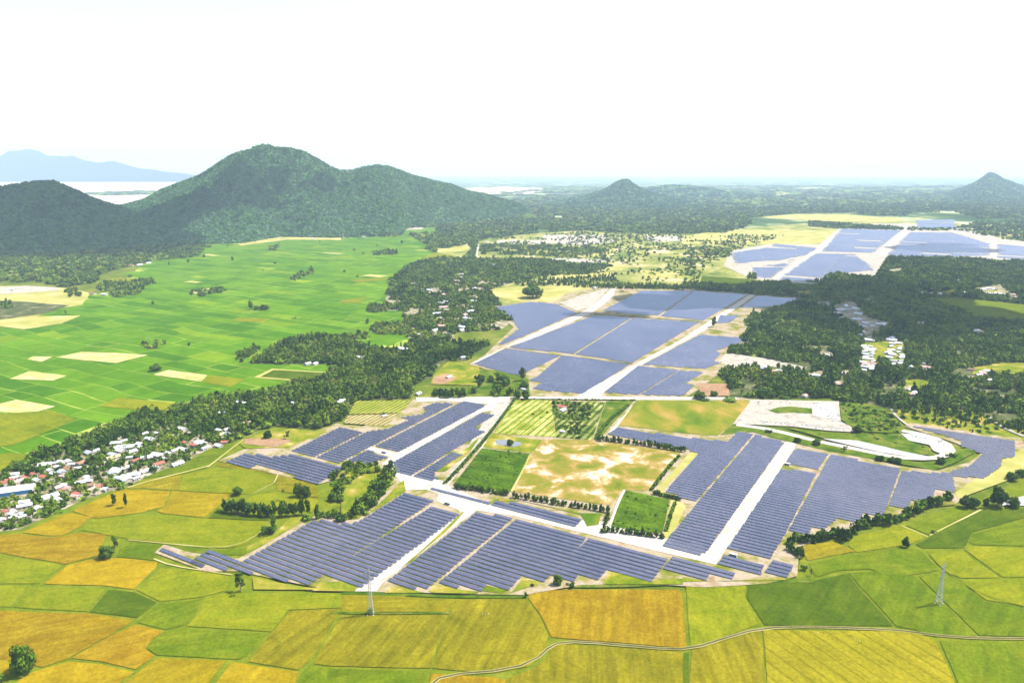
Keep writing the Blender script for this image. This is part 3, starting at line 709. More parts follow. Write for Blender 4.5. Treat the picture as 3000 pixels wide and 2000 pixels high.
sheet('grass_field', [(1865, 1175), (2200, 1176), (2150, 1240), (2102, 1279), (2000, 1270), (1812, 1249)], 1.3, M['mixfield'], amp=0.8)
sheet('grass_field', T('e', [(395, 985), (430, 965), (445, 1040), (300, 1130), (200, 1190), (150, 1230), (330, 1060)]), 1.3, M['grass'], amp=0.8)
sheet('grass_field', T('e', [(0, 840), (200, 830), (290, 920), (360, 900), (350, 1000), (120, 1230), (0, 1240)]), 1.3, M['grass'], amp=0.8)
sheet('grass_field', T('h', [(370, 660), (560, 500), (700, 370), (830, 240), (850, 240), (720, 380), (520, 545), (330, 690), (230, 740)]), 1.3, M['grass'], amp=0.5)
sheet('grass_field', T('e', [(640, 885), (760, 790), (870, 740), (920, 690), (960, 660), (880, 780), (720, 900), (660, 905)]), 1.3, M['grass'], amp=0.5)
sheet('grass_field', T('h', [(1080, 150), (1180, 155), (1660, 250), (1790, 250), (1770, 330), (1690, 340), (1650, 262), (1240, 165), (1090, 170)]), 1.35, M['mixfield'], amp=0.5)
sheet('grass_field', [(744, 1278), (803, 1252), (914, 1264), (960, 1266), (900, 1290), (850, 1312), (720, 1316), (700, 1302)], 1.0, M['grass'], amp=1)
sheet('field', T('d', [(1690, 676), (1955, 675), (2015, 690), (1905, 735), (1680, 712)]), 1.25, REDDIRT, amp=0.8, angle=0.3)
sheet('grass_field', T('e', [(740, 140), (950, 180), (960, 300), (830, 305), (615, 298), (640, 232)]), 1.0, M['grass'], amp=1)
sheet('grass_field', T('e', [(955, 190), (1210, 225), (1290, 260), (1300, 390), (870, 390), (880, 300)]), 0.95, M['verge'], amp=1)
sheet('bare_soil', T('e', [(640, 250), (730, 225), (790, 265), (720, 295), (630, 295)]), 1.15, REDDIRT, amp=1, angle=0.3)
sheet('grass_field', T('e', [(790, 1350), (960, 1350), (950, 1411), (700, 1411)]), 0.95, M['grass'], amp=1)
# green and straw between the panel ends and the paddies
for t, pts in (('h', [(640, 740), (800, 775), (950, 790), (930, 805), (640, 800), (600, 790)]), ('h', [(990, 745), (1140, 780), (1100, 800), (960, 785)]), ('h', [(1250, 700), (1370, 725), (1360, 745), (1290, 760), (1170, 800)]),
               ('h', [(1850, 650), (2120, 715), (2352, 700), (2352, 740), (1800, 740)]), ('h', [(330, 760), (440, 770), (580, 800), (300, 800)]), ('i', [(0, 690), (170, 720), (700, 700), (720, 712), (0, 722)]),
               ('g', [(1740, 690), (1960, 735), (2100, 760), (2352, 780), (1750, 775)]), ('h', [(-150, 730), (0, 720), (110, 760), (90, 790), (-200, 785)]), ('g', [(1710, 480), (1900, 385), (2000, 280), (2150, 270), (1800, 480), (1690, 540)])):
    sheet('grass_field', T(t, pts), 1.25, M['grass'], amp=0.6)

# ---- sand pit and its haul road
sheet('sand_pit', T('f', [(468, 405), (1080, 418), (1092, 560), (1180, 600), (1190, 632), (1000, 620), (750, 592), (350, 572)]), 1.2, M['sand'], amp=1.5)
sheet('grass_field', T('f', [(585, 482), (650, 462), (740, 453), (892, 470), (892, 505), (760, 497), (650, 502)]), 1.4, M['verge'], amp=1.5)
sheet('gravel_pad', T('f', [(895, 440), (1040, 440), (1070, 540), (900, 520)]), 1.4, M['gravel_grey'], amp=1.5)
sheet('grass_field', T('f', [(1085, 430), (1250, 430), (1440, 480), (1520, 600), (1500, 640), (1200, 625), (1095, 545)]), 1.3, M['verge'], amp=1.5)
sheet('grass_field', T('f', [(260, 650), (345, 575), (620, 600), (900, 690), (1350, 790), (1620, 838), (1800, 828), (1900, 770), (1960, 730), (2010, 770), (1900, 830), (1740, 895), (1500, 850), (1000, 760), (700, 690), (480, 630)]), 1.3, M['verge'], amp=1)
ribbon('haul_road', T('f', [(370, 580), (620, 615), (900, 690), (1200, 750), (1400, 795), (1650, 828), (1770, 815), (1880, 765), (1860, 715), (1760, 670), (1640, 638), (1510, 622)]), 13, 1.6, M['lane'], amp=2)
sheet('grass_field', T('f', [(700, 595), (1100, 645), (1490, 640), (1560, 690), (1720, 745), (1700, 788), (1600, 790), (1350, 750), (950, 668)]), 1.35, M['verge'], amp=1.5)
sheet('gravel_pad', T('f', [(960, 675), (1200, 690), (1500, 760), (1640, 790), (1700, 800), (1640, 812), (1350, 768)]), 1.45, M['gravel_grey'], amp=1.5)
sheet('gravel_pad', T('f', [(1500, 640), (1640, 650), (1790, 700), (1830, 750), (1800, 790), (1730, 760), (1700, 720), (1560, 690)]), 1.45, M['gravel_grey'], amp=1.5)
_rv, _rf = [], []
_rg = np.random.default_rng(77)
for pts_, n_ in ((T('f', [(520, 560), (760, 575), (1000, 600), (1180, 612)]), 150), (T('f', [(420, 420), (700, 430), (1060, 430)]), 50), (T('f', [(920, 450), (1000, 480), (1060, 560)]), 90), (T('f', [(1560, 655), (1760, 690), (1830, 745)]), 60)):
    w_ = GP(pts_)
    for k in range(n_):
        t_ = _rg.uniform(0, len(w_) - 1.001); i_ = int(t_)
        c_ = w_[i_] + (w_[i_ + 1] - w_[i_]) * (t_ - i_) + _rg.normal(0, 3.5, 2)
        r_ = _rg.uniform(0.7, 2.4); h_ = r_ * _rg.uniform(0.5, 0.9); b0 = len(_rv)
        m_ = 7
        for q in range(m_):
            a_ = 2 * math.pi * q / m_; rr = r_ * _rg.uniform(0.75, 1.25)
            _rv.append((c_[0] + rr * math.cos(a_), c_[1] + rr * math.sin(a_), 1.6))
        for q in range(m_):
            a_ = 2 * math.pi * q / m_; rr = r_ * _rg.uniform(0.35, 0.6)
            _rv.append((c_[0] + rr * math.cos(a_), c_[1] + rr * math.sin(a_), 1.6 + h_ * _rg.uniform(0.6, 1)))
        for q in range(m_): _rf.append((b0 + q, b0 + (q + 1) % m_, b0 + m_ + (q + 1) % m_, b0 + m_ + q))
        _rf.append(tuple(b0 + m_ + q for q in range(m_)))
tag(link('rubble', mesh_from('rubble', _rv, _rf), M['gravel_grey']), 'grey rubble heaps strewn over the white sand pit and haul road', 'rubble', kind='stuff')
# clearings in the wood on the far side
CLEAR = [[(2102, 1060), (2130, 1035), (2250, 1052), (2365, 1078), (2330, 1088), (2250, 1072), (2150, 1082)], [(2850, 1078), (2930, 1064), (3160, 1060), (3160, 1098), (2950, 1102), (2850, 1100)],
         [(2645, 1115), (2700, 1112), (2740, 1130), (2700, 1140), (2650, 1132)], [(2440, 893), (2500, 882), (2545, 930), (2615, 948), (2570, 965), (2545, 1000), (2520, 960), (2470, 935)],
         [(2518, 1010), (2575, 1002), (2650, 1000), (2655, 1070), (2610, 1065), (2575, 1050), (2570, 1090), (2530, 1075)], [(2600, 790), (2650, 785), (2640, 800), (2605, 802)],
         [(2850, 845), (2930, 835), (2980, 870), (2900, 870)], [(2720, 858), (2800, 850), (2800, 868), (2700, 868)], [(2040, 1124), (2130, 1125), (2140, 1160), (2060, 1165)]]
_w3 = [tuple(p) for p in W3]
HAMLET = []
while len(HAMLET) < 20:
    u_ = random.uniform(2240, 2990); v_ = random.uniform(845, 1180)
    if inside([u_], [v_], _w3)[0] and inside([u_ + 25], [v_], _w3)[0] and inside([u_ - 25], [v_], _w3)[0]:
        HAMLET.append((u_, v_)); r_ = random.uniform(14, 34)
        CLEAR.append([(u_ + r_ * random.uniform(0.7, 1.3) * math.cos(a * 1.05), v_ + r_ * 0.28 * random.uniform(0.7, 1.3) * math.sin(a * 1.05)) for a in range(6)])
for i, pts in enumerate(CLEAR):
    sheet('clearing', pts, 0.75, REDDIRT if i == 8 else (M['grass'] if i == 2 or i % 3 == 1 else (M['sand'] if i < 2 else M['village'])), amp=3, angle=0.3)
ribbon('path', T('f', [(1440, 470), (1480, 540), (1560, 590)]), 4, 1.4, M['sand'])
ribbon('path', T('f', [(2100, 520), (2200, 600), (2352, 660)]), 7, 1.4, M['sand'])
sheet('field', T('i', [(2180, 160), (2352, 130), (2600, 120), (2600, 190), (2352, 195), (2200, 195)]), 1.0, M['gravel_grey'], amp=1)
sheet('sand', T('f', [(2200, 820), (2352, 740), (2500, 700), (2500, 900), (2250, 960), (1900, 1090), (1880, 1050)]), 0.95, M['straw'], amp=2)


# ------------------------------------------------------------------ hills
def hill(name, ridge, foot, ridge_y, back=0.35, rough=0.13, nu=200, ns=46, seed=0, power=1.15):
    """a real ridge: crest points seen at (u, v) stand at the depth ridge_y(u), the slope runs down to the foot line"""
    ru, rv = zip(*ridge); fu, fv = zip(*foot)
    us = np.linspace(ru[0], ru[-1], nu)
    V = []; W = []
    for u in us:
        v = np.interp(u, ru, rv)
        k = (1000 - v) / F_PX
        yr = ridge_y(u) if callable(ridge_y) else ridge_y
        zr = CAM_H + yr * math.tan(math.atan(k) - PITCH)
        zr = max(zr - min(9.0, 0.02 * zr), 0.5)
        xr = (u - 1500) / F_PX * depth(0, yr, zr)
        yf = G(u, np.interp(u, fu, fv))[1]
        q = xr / yr
        yb = yr * (1 + back)
        for j in range(ns):
            s = j / (ns - 1) * 1.5
            if s <= 1:
                y = yf + (yr - yf) * s; p = s
            else:
                y = yr + (yb - yr) * (s - 1) / 0.5; p = 1 - (s - 1) / 0.5
            x = q * y
            h = zr * (0.5 - 0.5 * math.cos(math.pi * min(1, p))) ** (0.5 * power) * p ** 0.35 if p > 0 else 0.0
            nz = mnoise.fractal(Vector((x / 420, y / 700, seed)), 0.9, 2.1, 5)
            h *= 1 + nz * rough * 3.2 * math.sin(math.pi * min(1, p)) * (1 if s <= 1 else 0.5)
            g2 = 1 - abs(mnoise.noise(Vector((x / 230 + 0.15 * nz, y / 900, seed + 3.0)))) * 2.2
            h += zr * 0.075 * (g2 - 0.4) * math.sin(math.pi * min(1, p)) ** 0.8 * (1 if s <= 1 else 0.4)
            h += 2.5 * mnoise.noise(Vector((x / 16, y / 16, seed))) * min(1, h / 30)
            V.append((x, y, h - 0.6))
    F = [(i * ns + j, (i + 1) * ns + j, (i + 1) * ns + j + 1, i * ns + j + 1) for i in range(nu - 1) for j in range(ns - 1)]
    o = link(name, mesh_from(name, V, F, True), M['hill'])
    o['kind'] = 'structure'
    HILLS.append((np.array(V).reshape(nu, ns, 3)))
    return o


HILLS = []
hill('hill', [(-500, 640), (-300, 600), (-150, 565), (0, 547), (64, 538), (102, 530), (160, 530), (196, 545), (230, 560), (272, 582), (315, 597), (357, 608), (420, 640), (480, 690), (540, 722)],
     [(-500, 780), (0, 752), (272, 738), (420, 728), (540, 724)], 4500, nu=170, ns=60, seed=1)
hill('hill', [(230, 660), (300, 622), (357, 607), (425, 586), (472, 558), (531, 535), (595, 509), (638, 478), (680, 450), (723, 439), (787, 433), (842, 432), (884, 441), (935, 467), (975, 490), (1000, 499), (1034, 497), (1064, 488), (1106, 483), (1140, 488), (1204, 512), (1276, 531), (1323, 541), (1370, 560), (1408, 569), (1450, 580), (1520, 600), (1560, 625)],
     [(230, 736), (300, 735), (510, 717), (700, 712), (800, 695), (1000, 697), (1170, 690), (1190, 668), (1340, 658), (1450, 645), (1560, 630)], lambda u: 5700 + max(0, u - 900) * 2.2, nu=330, ns=80, seed=5)
hill('hill', [(1600, 612), (1650, 592), (1714, 577), (1765, 559), (1787, 549), (1808, 534), (1825, 527), (1838, 527), (1855, 540), (1876, 553), (1901, 564), (1960, 580), (2040, 598), (2080, 612)], [(1600, 612), (1840, 616), (2080, 612)], 9600, nu=110, ns=40, seed=9, rough=0.05)
hill('hill', [(1820, 575), (1880, 561), (1920, 551), (1960, 546), (2020, 549), (2100, 560), (2200, 577)], [(1820, 578), (2000, 585), (2200, 580)], 12000, nu=80, ns=30, seed=12)
hill('hill', [(2720, 590), (2790, 562), (2820, 552), (2850, 539), (2876, 522), (2889, 512), (2901, 505), (2912, 508), (2935, 522), (2974, 539), (3000, 548), (3060, 562), (3150, 592)], [(2720, 594), (2900, 598), (3150, 596)], 13000, nu=110, ns=40, seed=15, rough=0.05)
hill('hill', [(-500, 500), (-300, 490), (-100, 462), (0, 455), (26, 440), (85, 436), (110, 440), (140, 453), (191, 457), (213, 455), (247, 468), (289, 476), (336, 470), (370, 481), (404, 491), (451, 497), (531, 507), (620, 519)], [(-500, 528), (200, 528), (620, 527)], 27000, nu=120, ns=24, seed=20, back=0.15)

# ------------------------------------------------------------------ words for labels
_ORD = 'first second third fourth fifth sixth seventh eighth ninth tenth eleventh twelfth thirteenth fourteenth fifteenth sixteenth seventeenth eighteenth nineteenth'.split()
_TENS = dict(zip(range(2, 10), 'twenty thirty forty fifty sixty seventy eighty ninety'.split()))


def ordinal(n):
    if n < 20: return _ORD[n - 1]
    t, u = divmod(n, 10)
    if n >= 100: return 'hundredth' if n == 100 else 'hundred-and-' + ordinal(n - 100)
    return (_TENS[t][:-1] + 'ieth') if u == 0 else _TENS[t] + '-' + _ORD[u - 1]


# ------------------------------------------------------------------ solar tables
ROW_PITCH = 7.59
SLOPE_W = 4.3
TILT = R(11)
Z_LOW = 1.35 + 1.0
PY = SLOPE_W * math.cos(TILT); PZ = SLOPE_W * math.sin(TILT)


def rows_in(poly, phase=0.0):
    """cut a block's outline into table rows: (t of the row's middle, s0, s1)"""
    w = np.array([G(u, v, 2.7) for u, v in poly])
    s = w @ UX; t = w @ UN
    out = []
    k0 = math.ceil((t.min() + 2.2 - phase) / ROW_PITCH); k1 = math.floor((t.max() - 1.6 - phase) / ROW_PITCH)
    for k in range(k0, k1 + 1):
        tc = k * ROW_PITCH + phase
        xs = []
        for i in range(len(w)):
            j = (i + 1) % len(w)
            if (t[i] > tc) != (t[j] > tc):
                xs.append(s[i] + (s[j] - s[i]) * (tc - t[i]) / (t[j] - t[i]))
        xs.sort()
        for a, b in zip(xs[::2], xs[1::2]):
            # whole modules only
            a2 = math.ceil((a - 0.5) / 1.05) * 1.05; b2 = math.floor((b + 0.5) / 1.05) * 1.05
            if b2 - a2 > 10: out.append((tc, a2 + 0.1, b2 - 0.1))
    return out


BLOCKS = [
    ('the two-row tip beside the lime paddies', [(456, 1618), (477, 1601), (588, 1636), (598, 1662)]),
    ('the short stepped block beside the tip', [(552, 1647), (606, 1612), (650, 1622), (660, 1616), (712, 1638), (668, 1666), (655, 1668), (609, 1650), (590, 1662)]),
    ('the wide block below the dark grove', [(678, 1660), (835, 1707), (840, 1700), (898, 1716), (1264, 1471), (1277, 1463), (1187, 1441), (1047, 1528), (1000, 1530), (922, 1520)]),
    ('the narrow block along the pylon lane', [(932, 1689), (1062, 1718), (1350, 1505), (1272, 1477)]),
    ('the block across the pylon lane', [(1123, 1708), (1178, 1724), (1188, 1714), (1243, 1729), (1505, 1516), (1455, 1507), (1395, 1499)]),
    ('the widest stepped block of the front', [(1276, 1712), (1337, 1727), (1344, 1715), (1410, 1733), (1426, 1712), (1490, 1728), (1528, 1688), (1591, 1705), (1723, 1571), (1514, 1517)]),
    ('the block behind the round lone tree', [(1612, 1684), (1681, 1702), (1692, 1683), (1755, 1697), (1779, 1667), (1907, 1704), (1963, 1630), (1729, 1569)]),
    ('the low strip before the white junction', [(1940, 1664), (2067, 1699), (2080, 1680), (2146, 1696), (2155, 1672), (2079, 1658), (1970, 1629)]),
    ('the small block beside the junction cabin', [(2098, 1656), (2228, 1688), (2239, 1655), (2119, 1625)]),
    ('the smallest end block near the ditch', [(2236, 1678), (2305, 1695), (2325, 1657), (2264, 1640)]),
    ('the thin strip below the banana field', [(1249, 1437), (1431, 1482), (1442, 1466), (1268, 1426)]),
    ('the thin strip along the tree row', [(1438, 1481), (1686, 1543), (1708, 1517), (1502, 1471), (1451, 1465)]),
    ('the block beside the red soil patch', [(850, 1321), (921, 1337), (1070, 1263), (1000, 1248)]),
    ('the long stepped block by the vineyard', [(927, 1338), (997, 1353), (1336, 1179), (1272, 1179), (1232, 1195), (1255, 1200), (1235, 1212), (1175, 1221), (1200, 1228), (1136, 1255), (1078, 1262)]),
    ('the long block edging the upper lane', [(1008, 1352), (1075, 1359), (1137, 1339), (1070, 1314), (1096, 1308), (1164, 1325), (1424, 1188), (1361, 1174), (1345, 1180)]),
    ('the block across the upper lane', [(1150, 1353), (1410, 1209), (1455, 1212), (1391, 1251), (1421, 1264), (1325, 1318), (1202, 1393), (1160, 1384)]),
    ('the stepped wedge below the hedge path', [(1210, 1394), (1295, 1410), (1270, 1385), (1357, 1330), (1327, 1322)]),
    ('the stepped strip above the grove', [(665, 1349), (718, 1326), (800, 1335), (858, 1329), (1007, 1363), (1008, 1372), (931, 1415), (850, 1398), (871, 1391), (786, 1371), (748, 1363), (731, 1371), (689, 1363)]),
    ('the tall block behind the dark hedge', [(1777, 1272), (1808, 1252), (2000, 1279), (2132, 1292), (2162, 1263), (2207, 1271), (2040, 1468), (1948, 1440), (2000, 1380), (2047, 1327), (2015, 1317)]),
    ('the tall block before the wide lane', [(2213, 1272), (2298, 1294), (2064, 1624), (1935, 1602), (2003, 1520), (2044, 1470)]),
    ('the small block by the wide lane top', [(2327, 1314), (2429, 1327), (2394, 1378), (2302, 1354)]),
    ('the tall block across the wide lane', [(2289, 1370), (2392, 1386), (2304, 1557), (2255, 1639), (2127, 1608)]),
    ('the broad block with the stepped foot', [(2434, 1329), (2638, 1373), (2590, 1510), (2532, 1499), (2516, 1529), (2459, 1514), (2412, 1550), (2381, 1542), (2368, 1569), (2307, 1556)]),
    ('the block before the curving haul road', [(2643, 1377), (2748, 1385), (2790, 1378), (2800, 1440), (2740, 1431), (2731, 1465), (2672, 1463), (2659, 1486), (2603, 1480)]),
    ('the bent arm past the haul road', [(2782, 1380), (2846, 1361), (2880, 1328), (2816, 1306), (2816, 1290), (2765, 1274), (2667, 1246), (2765, 1257), (2872, 1274), (2974, 1292), (2974, 1337), (2936, 1342), (2932, 1367), (2884, 1399), (2829, 1396), (2806, 1404)]),
]
FAR_BLOCKS = [
    [(1442, 900), (1553, 884), (1629, 890), (1690, 916), (1524, 988), (1450, 1017), (1459, 1008), (1520, 963), (1506, 942)],
    [(1768, 908), (1880, 851), (2030, 852), (1930, 922), (1860, 920)], [(2035, 852), (2188, 863), (2060, 938), (1935, 925)],
    [(1738, 924), (1850, 930), (1680, 1035), (1490, 1017)], [(1855, 931), (2048, 943), (1887, 1040), (1852, 1062), (1686, 1036)],
    [(1480, 1021), (1640, 1041), (1520, 1100), (1434, 1078), (1388, 1064)], [(1645, 1041), (1846, 1066), (1706, 1152), (1556, 1139), (1588, 1119), (1545, 1113), (1574, 1102)],
    [(2217, 866), (2336, 874), (2320, 893), (2170, 902)], [(2110, 923), (2166, 923), (2140, 943), (2098, 948)],
    [(2050, 980), (2170, 988), (2174, 1000), (2098, 1026), (2112, 1036), (2091, 1056), (2110, 1062), (2064, 1079), (1884, 1066), (1905, 1056)],
    [(1870, 1070), (1990, 1083), (1870, 1155), (1770, 1148)], [(1994, 1083), (2060, 1090), (2008, 1122), (2034, 1128), (2002, 1158), (1875, 1155)],
    [(2140, 740), (2250, 724), (2400, 727), (2370, 745), (2290, 762), (2210, 766), (2150, 775)], [(2260, 722), (2260, 712), (2400, 727)], [(2200, 783), (2306, 781), (2259, 817), (2200, 808)], [(2300, 770), (2312, 758), (2330, 760), (2306, 780), (2225, 778)],
    [(2385, 742), (2506, 744), (2570, 791), (2468, 800), (2370, 825), (2272, 817)], [(2462, 670), (2642, 675), (2561, 740), (2404, 736)],
    [(2663, 680), (2795, 681), (2901, 714), (2901, 748), (2761, 752), (2595, 748)], [(2918, 714), (3100, 730), (3100, 768), (2918, 754)], [(2680, 645), (2800, 642), (2800, 670), (2690, 671)],
]
TABLE_ROWS = []
SOLAR_POLYS = [GP(p) for _, p in BLOCKS] + [GP(p) for p in FAR_BLOCKS]
for bi, (desc, poly) in enumerate(BLOCKS):
    rows = rows_in(poly)
    seen_t = {}
    for n, (tc, s0, s1) in enumerate(rows):
        seen_t.setdefault(tc, []).append(n)
        k = len(seen_t)
        c = UX * (s0 + s1) / 2 + UN * tc
        TABLE_ROWS.append(dict(t=tc, s0=s0, s1=s1, desc=desc, k=k, q=len(seen_t[tc]), d=depth(c[0], c[1]), u=to_px(c[0], c[1])))
TABLE_ROWS.sort(key=lambda r: -(r['s1'] - r['s0']) ** 0.3 / r['d'])
MASS_ROWS = [(r['t'], r['s0'], r['s1']) for r in TABLE_ROWS[298:]]
TABLE_ROWS = TABLE_ROWS[:298]
for fi, poly in enumerate(FAR_BLOCKS):
    for t, s0, s1 in rows_in(poly):
        if fi < 12:
            MASS_ROWS.append((t, s0, s1)); continue
        # the far fields stand in strings, some still without tables
        a = s0 + random.uniform(0, 26)
        while a < s1 - 12:
            b_ = min(s1 - random.uniform(0, 20), a + 126.0)
            hole = mnoise.noise(Vector(((UX * a + UN * t)[0] / 110, (UX * a + UN * t)[1] / 110, 2.0)))
            if b_ - a > 10 and hole > -0.42: MASS_ROWS.append((t, a, b_))
            a = b_ + 4.5


def deck_geo(L, x0=0.0):
    """tilted slab: glass on top (one quad), thin metal rim and back"""
    c = math.cos(TILT) * 0.05; s_ = math.sin(TILT) * 0.05
    lo = (-PY / 2, Z_LOW); hi = (PY / 2, Z_LOW + PZ)
    v = [(x0, lo[0], lo[1]), (x0 + L, lo[0], lo[1]), (x0 + L, hi[0], hi[1]), (x0, hi[0], hi[1])]
    v += [(x, y + s_, z - c) for x, y, z in v]
    f = [(0, 1, 2, 3), (7, 6, 5, 4), (0, 4, 5, 1), (1, 5, 6, 2), (2, 6, 7, 3), (3, 7, 4, 0)]
    return v, f


def uv_deck(me, L0s):
    uv = me.uv_layers.new(name='metres')
    a = np.zeros((len(me.loops), 2), np.float32)
    for k, (l0, L) in enumerate(L0s):
        b_ = k * 24
        a[b_:b_ + 4] = [(l0, 0), (l0 + L, 0), (l0 + L, SLOPE_W), (l0, SLOPE_W)]
    uv.data.foreach_set('uv', a.ravel())


ROT = R(-30)
for r in TABLE_ROWS:
    L = r['s1'] - r['s0']
    p = UX * r['s0'] + UN * r['t']
    root = empty('solar_table', (p[0], p[1], 0.0), ROT)
    tag(root, f"{'solar table end piece' if r['q'] > 1 else 'blue solar table'}, {ordinal(r['k'])} row from the foot of {r['desc']}", 'solar table', 'rows of solar tables')
    v, f = deck_geo(L)
    me = mesh_from('panel_deck', v, f)
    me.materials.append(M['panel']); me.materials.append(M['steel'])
    me.polygons.foreach_set('material_index', [0, 1, 1, 1, 1, 1])
    uv_deck(me, [(round(random.uniform(0, 900)) * 1.05, L)])
    link('panel_deck', me, None, root)
    mb = MB()
    for y, z in ((-PY / 2 + 0.8, Z_LOW + 0.8 * math.tan(TILT) - 0.13), (PY / 2 - 0.8, Z_LOW + PZ - 0.8 * math.tan(TILT) - 0.13)):
        mb.bar((0.2, y, z), (L - 0.2, y, z), 0.07)
        n = max(2, int(round(L / 5.2)) + 1)
        for q in range(n):
            x = 0.6 + (L - 1.2) * q / (n - 1)
            mb.bar((x, y, 0.9), (x, y, z), 0.09)
    link('support_frame', mb.mesh('support_frame'), M['steel'], root)

mv, mf, luv = [], [], []
for t, s0, s1 in MASS_ROWS:
    v, f = deck_geo(s1 - s0)
    o_ = UX * s0 + UN * t
    k = len(mv)
    mv += [(*(o_ + UX * x + UN * y), z - (0.25 if np.linalg.norm(o_) > 1300 else 0)) for x, y, z in v]
    mf += [tuple(k + i for i in q) for q in f]
    luv.append((round(random.uniform(0, 900)) * 1.05, s1 - s0))
me = mesh_from('solar_array', mv, mf)
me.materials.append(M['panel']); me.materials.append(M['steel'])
me.polygons.foreach_set('material_index', [0, 1, 1, 1, 1, 1] * len(MASS_ROWS))
uv_deck(me, luv)
tag(link('solar_array', me), 'distant fields of blue solar tables behind the white cross lane and far across the plain', 'solar array', kind='stuff')

# ------------------------------------------------------------------ plants
def blobs_for(kind, rg):
    if kind == 'round':
        c = [(0.0, 0.0, 0.55)] + [(0.25 * math.cos(a), 0.25 * math.sin(a), rg.uniform(0.30, 0.58)) for a in rg.uniform(0, 6.28) + np.arange(6) * 1.047] + [(*(rg.normal(0, 0.13, 2)), rg.uniform(0.66, 0.82)) for _ in range(4)]
        r = [0.28] + [rg.uniform(0.18, 0.27) for _ in range(6)] + [rg.uniform(0.13, 0.2) for _ in range(4)]
    elif kind == 'dome':
        c = [(0.0, 0.0, 0.5)] + [(0.27 * math.cos(a), 0.27 * math.sin(a), rg.uniform(0.2, 0.55)) for a in rg.uniform(0, 6.28) + np.arange(7) * 0.9] + [(*(rg.normal(0, 0.13, 2)), rg.uniform(0.62, 0.8)) for _ in range(4)]
        r = [0.36] + [rg.uniform(0.21, 0.26) for _ in range(7)] + [rg.uniform(0.17, 0.22) for _ in range(4)]
    elif kind == 'tall':
        c = [(*(rg.normal(0, 0.10, 2)), z) for z in np.linspace(0.3, 0.9, 7)]
        r = [rg.uniform(0.2, 0.34) * (1 - 0.4 * abs(q - 2.5) / 4) for q in range(7)]
    elif kind == 'airy':
        c = [(*(rg.normal(0, 0.2, 2)), rg.uniform(0.32, 0.9)) for _ in range(9)]
        r = [rg.uniform(0.09, 0.17) for _ in range(9)]
    else:  # bush
        c = [(*(rg.normal(0, 0.2, 2)), rg.uniform(0.25, 0.7)) for _ in range(7)]
        r = [rg.uniform(0.2, 0.3) for _ in range(7)]
    return np.array(c), np.array(r)


def crown(kind, n, seed):
    """unit plant (width 1, height 1): n leaf-spray quads on the skins of irregular lobes"""
    rg = np.random.default_rng(seed)
    if kind == 'palm':
        out = []
        m = max(6, n)
        for i in range(m):
            a = 2 * math.pi * (i + rg.uniform(-0.3, 0.3)) / m
            up = rg.uniform(-0.05, 0.12); L = rg.uniform(0.40, 0.52)
            d = np.array([math.cos(a), math.sin(a), 0]); q = np.array([-d[1], d[0], 0])
            p = [np.array([0, 0, 0.86]), np.array([0, 0, 0.88 + up]) + d * L * 0.5, np.array([0, 0, 0.76 + up - rg.uniform(0, 0.12)]) + d * L]
            wd = [0.03, 0.075, 0.02]
            for k in range(2):
                out.append([p[k] - q * wd[k], p[k] + q * wd[k], p[k + 1] + q * wd[k + 1], p[k + 1] - q * wd[k + 1]])
        return np.array(out)
    c, r = blobs_for(kind, rg)
    pick = rg.choice(len(c), n, p=r ** 2 / np.sum(r ** 2))
    d = rg.normal(0, 1, (n, 3)); d /= np.linalg.norm(d, axis=1)[:, None]
    sz = 1.0 if kind != 'tall' else 0.55
    ctr = c[pick] + d * (r[pick] * rg.uniform(0.75, 1.02, n))[:, None] * np.array([1, 1, sz])
    ctr[:, 2] = np.clip(ctr[:, 2], 0.05, 1.02)
    nr = d + rg.normal(0, 0.45, (n, 3)); nr /= np.linalg.norm(nr, axis=1)[:, None]
    t1 = np.cross(nr, rg.normal(0, 1, (n, 3))); t1 /= np.linalg.norm(t1, axis=1)[:, None] + 1e-9
    t2 = np.cross(nr, t1)
    tot = float(np.sum(4 * np.pi * r ** 2))
    s = 0.5 * math.sqrt(tot / n) * (1.25 if n < 40 else 1.05) * rg.uniform(0.6, 1.3, n)
    a = t1 * s[:, None]; b_ = t2 * (s * rg.uniform(0.6, 1.0, n))[:, None]
    k = rg.uniform(-0.35, 0.35, (n, 1))
    return np.stack([ctr - a - b_ * (1 + k), ctr + a - b_ * (1 - k), ctr + a * (1 - k) + b_, ctr - a * (1 + k) + b_], 1)


LOD_N = {'dome': [1500, 150, 50, 20, 10], 'round': [520, 120, 44, 18, 9], 'tall': [340, 90, 34, 14, 8], 'airy': [260, 80, 32, 14, 8], 'bush': [240, 70, 26, 12, 7], 'palm': [16, 11, 8, 6, 6]}
NVAR = 4
PROTO = {}


def proto(kind, lod, var):
    k = (kind, lod, var)
    if k not in PROTO: PROTO[k] = crown(kind, LOD_N[kind][lod], hash((len(kind), lod * 7, var * 131)) % 9999)
    return PROTO[k]


def trunk_mesh(kind, seed):
    rg = np.random.default_rng(seed + 77)
    mb = MB()
    if kind == 'palm':
        mb.bar((0, 0, 0), (0.02, 0.01, 0.45), 0.03, 0.024, 6); mb.bar((0.02, 0.01, 0.45), (0, 0, 0.87), 0.024, 0.02, 6)
    else:
        top = dict(round=0.5, dome=0.4, tall=0.8, airy=0.75, bush=0.35)[kind]
        mb.bar((0, 0, 0), (0.01, 0, top * 0.5), 0.035, 0.026, 6); mb.bar((0.01, 0, top * 0.5), (0, 0.01, top), 0.026, 0.012, 6)
        for q in range(4):
            a = q * 1.57 + rg.uniform(-0.5, 0.5)
            mb.bar((0.01, 0, top * rg.uniform(0.4, 0.6)), (0.25 * math.cos(a), 0.25 * math.sin(a), top * rg.uniform(0.85, 1.1)), 0.014, 0.005, 5)
    return mb.mesh('trunk')


MESHES = {}


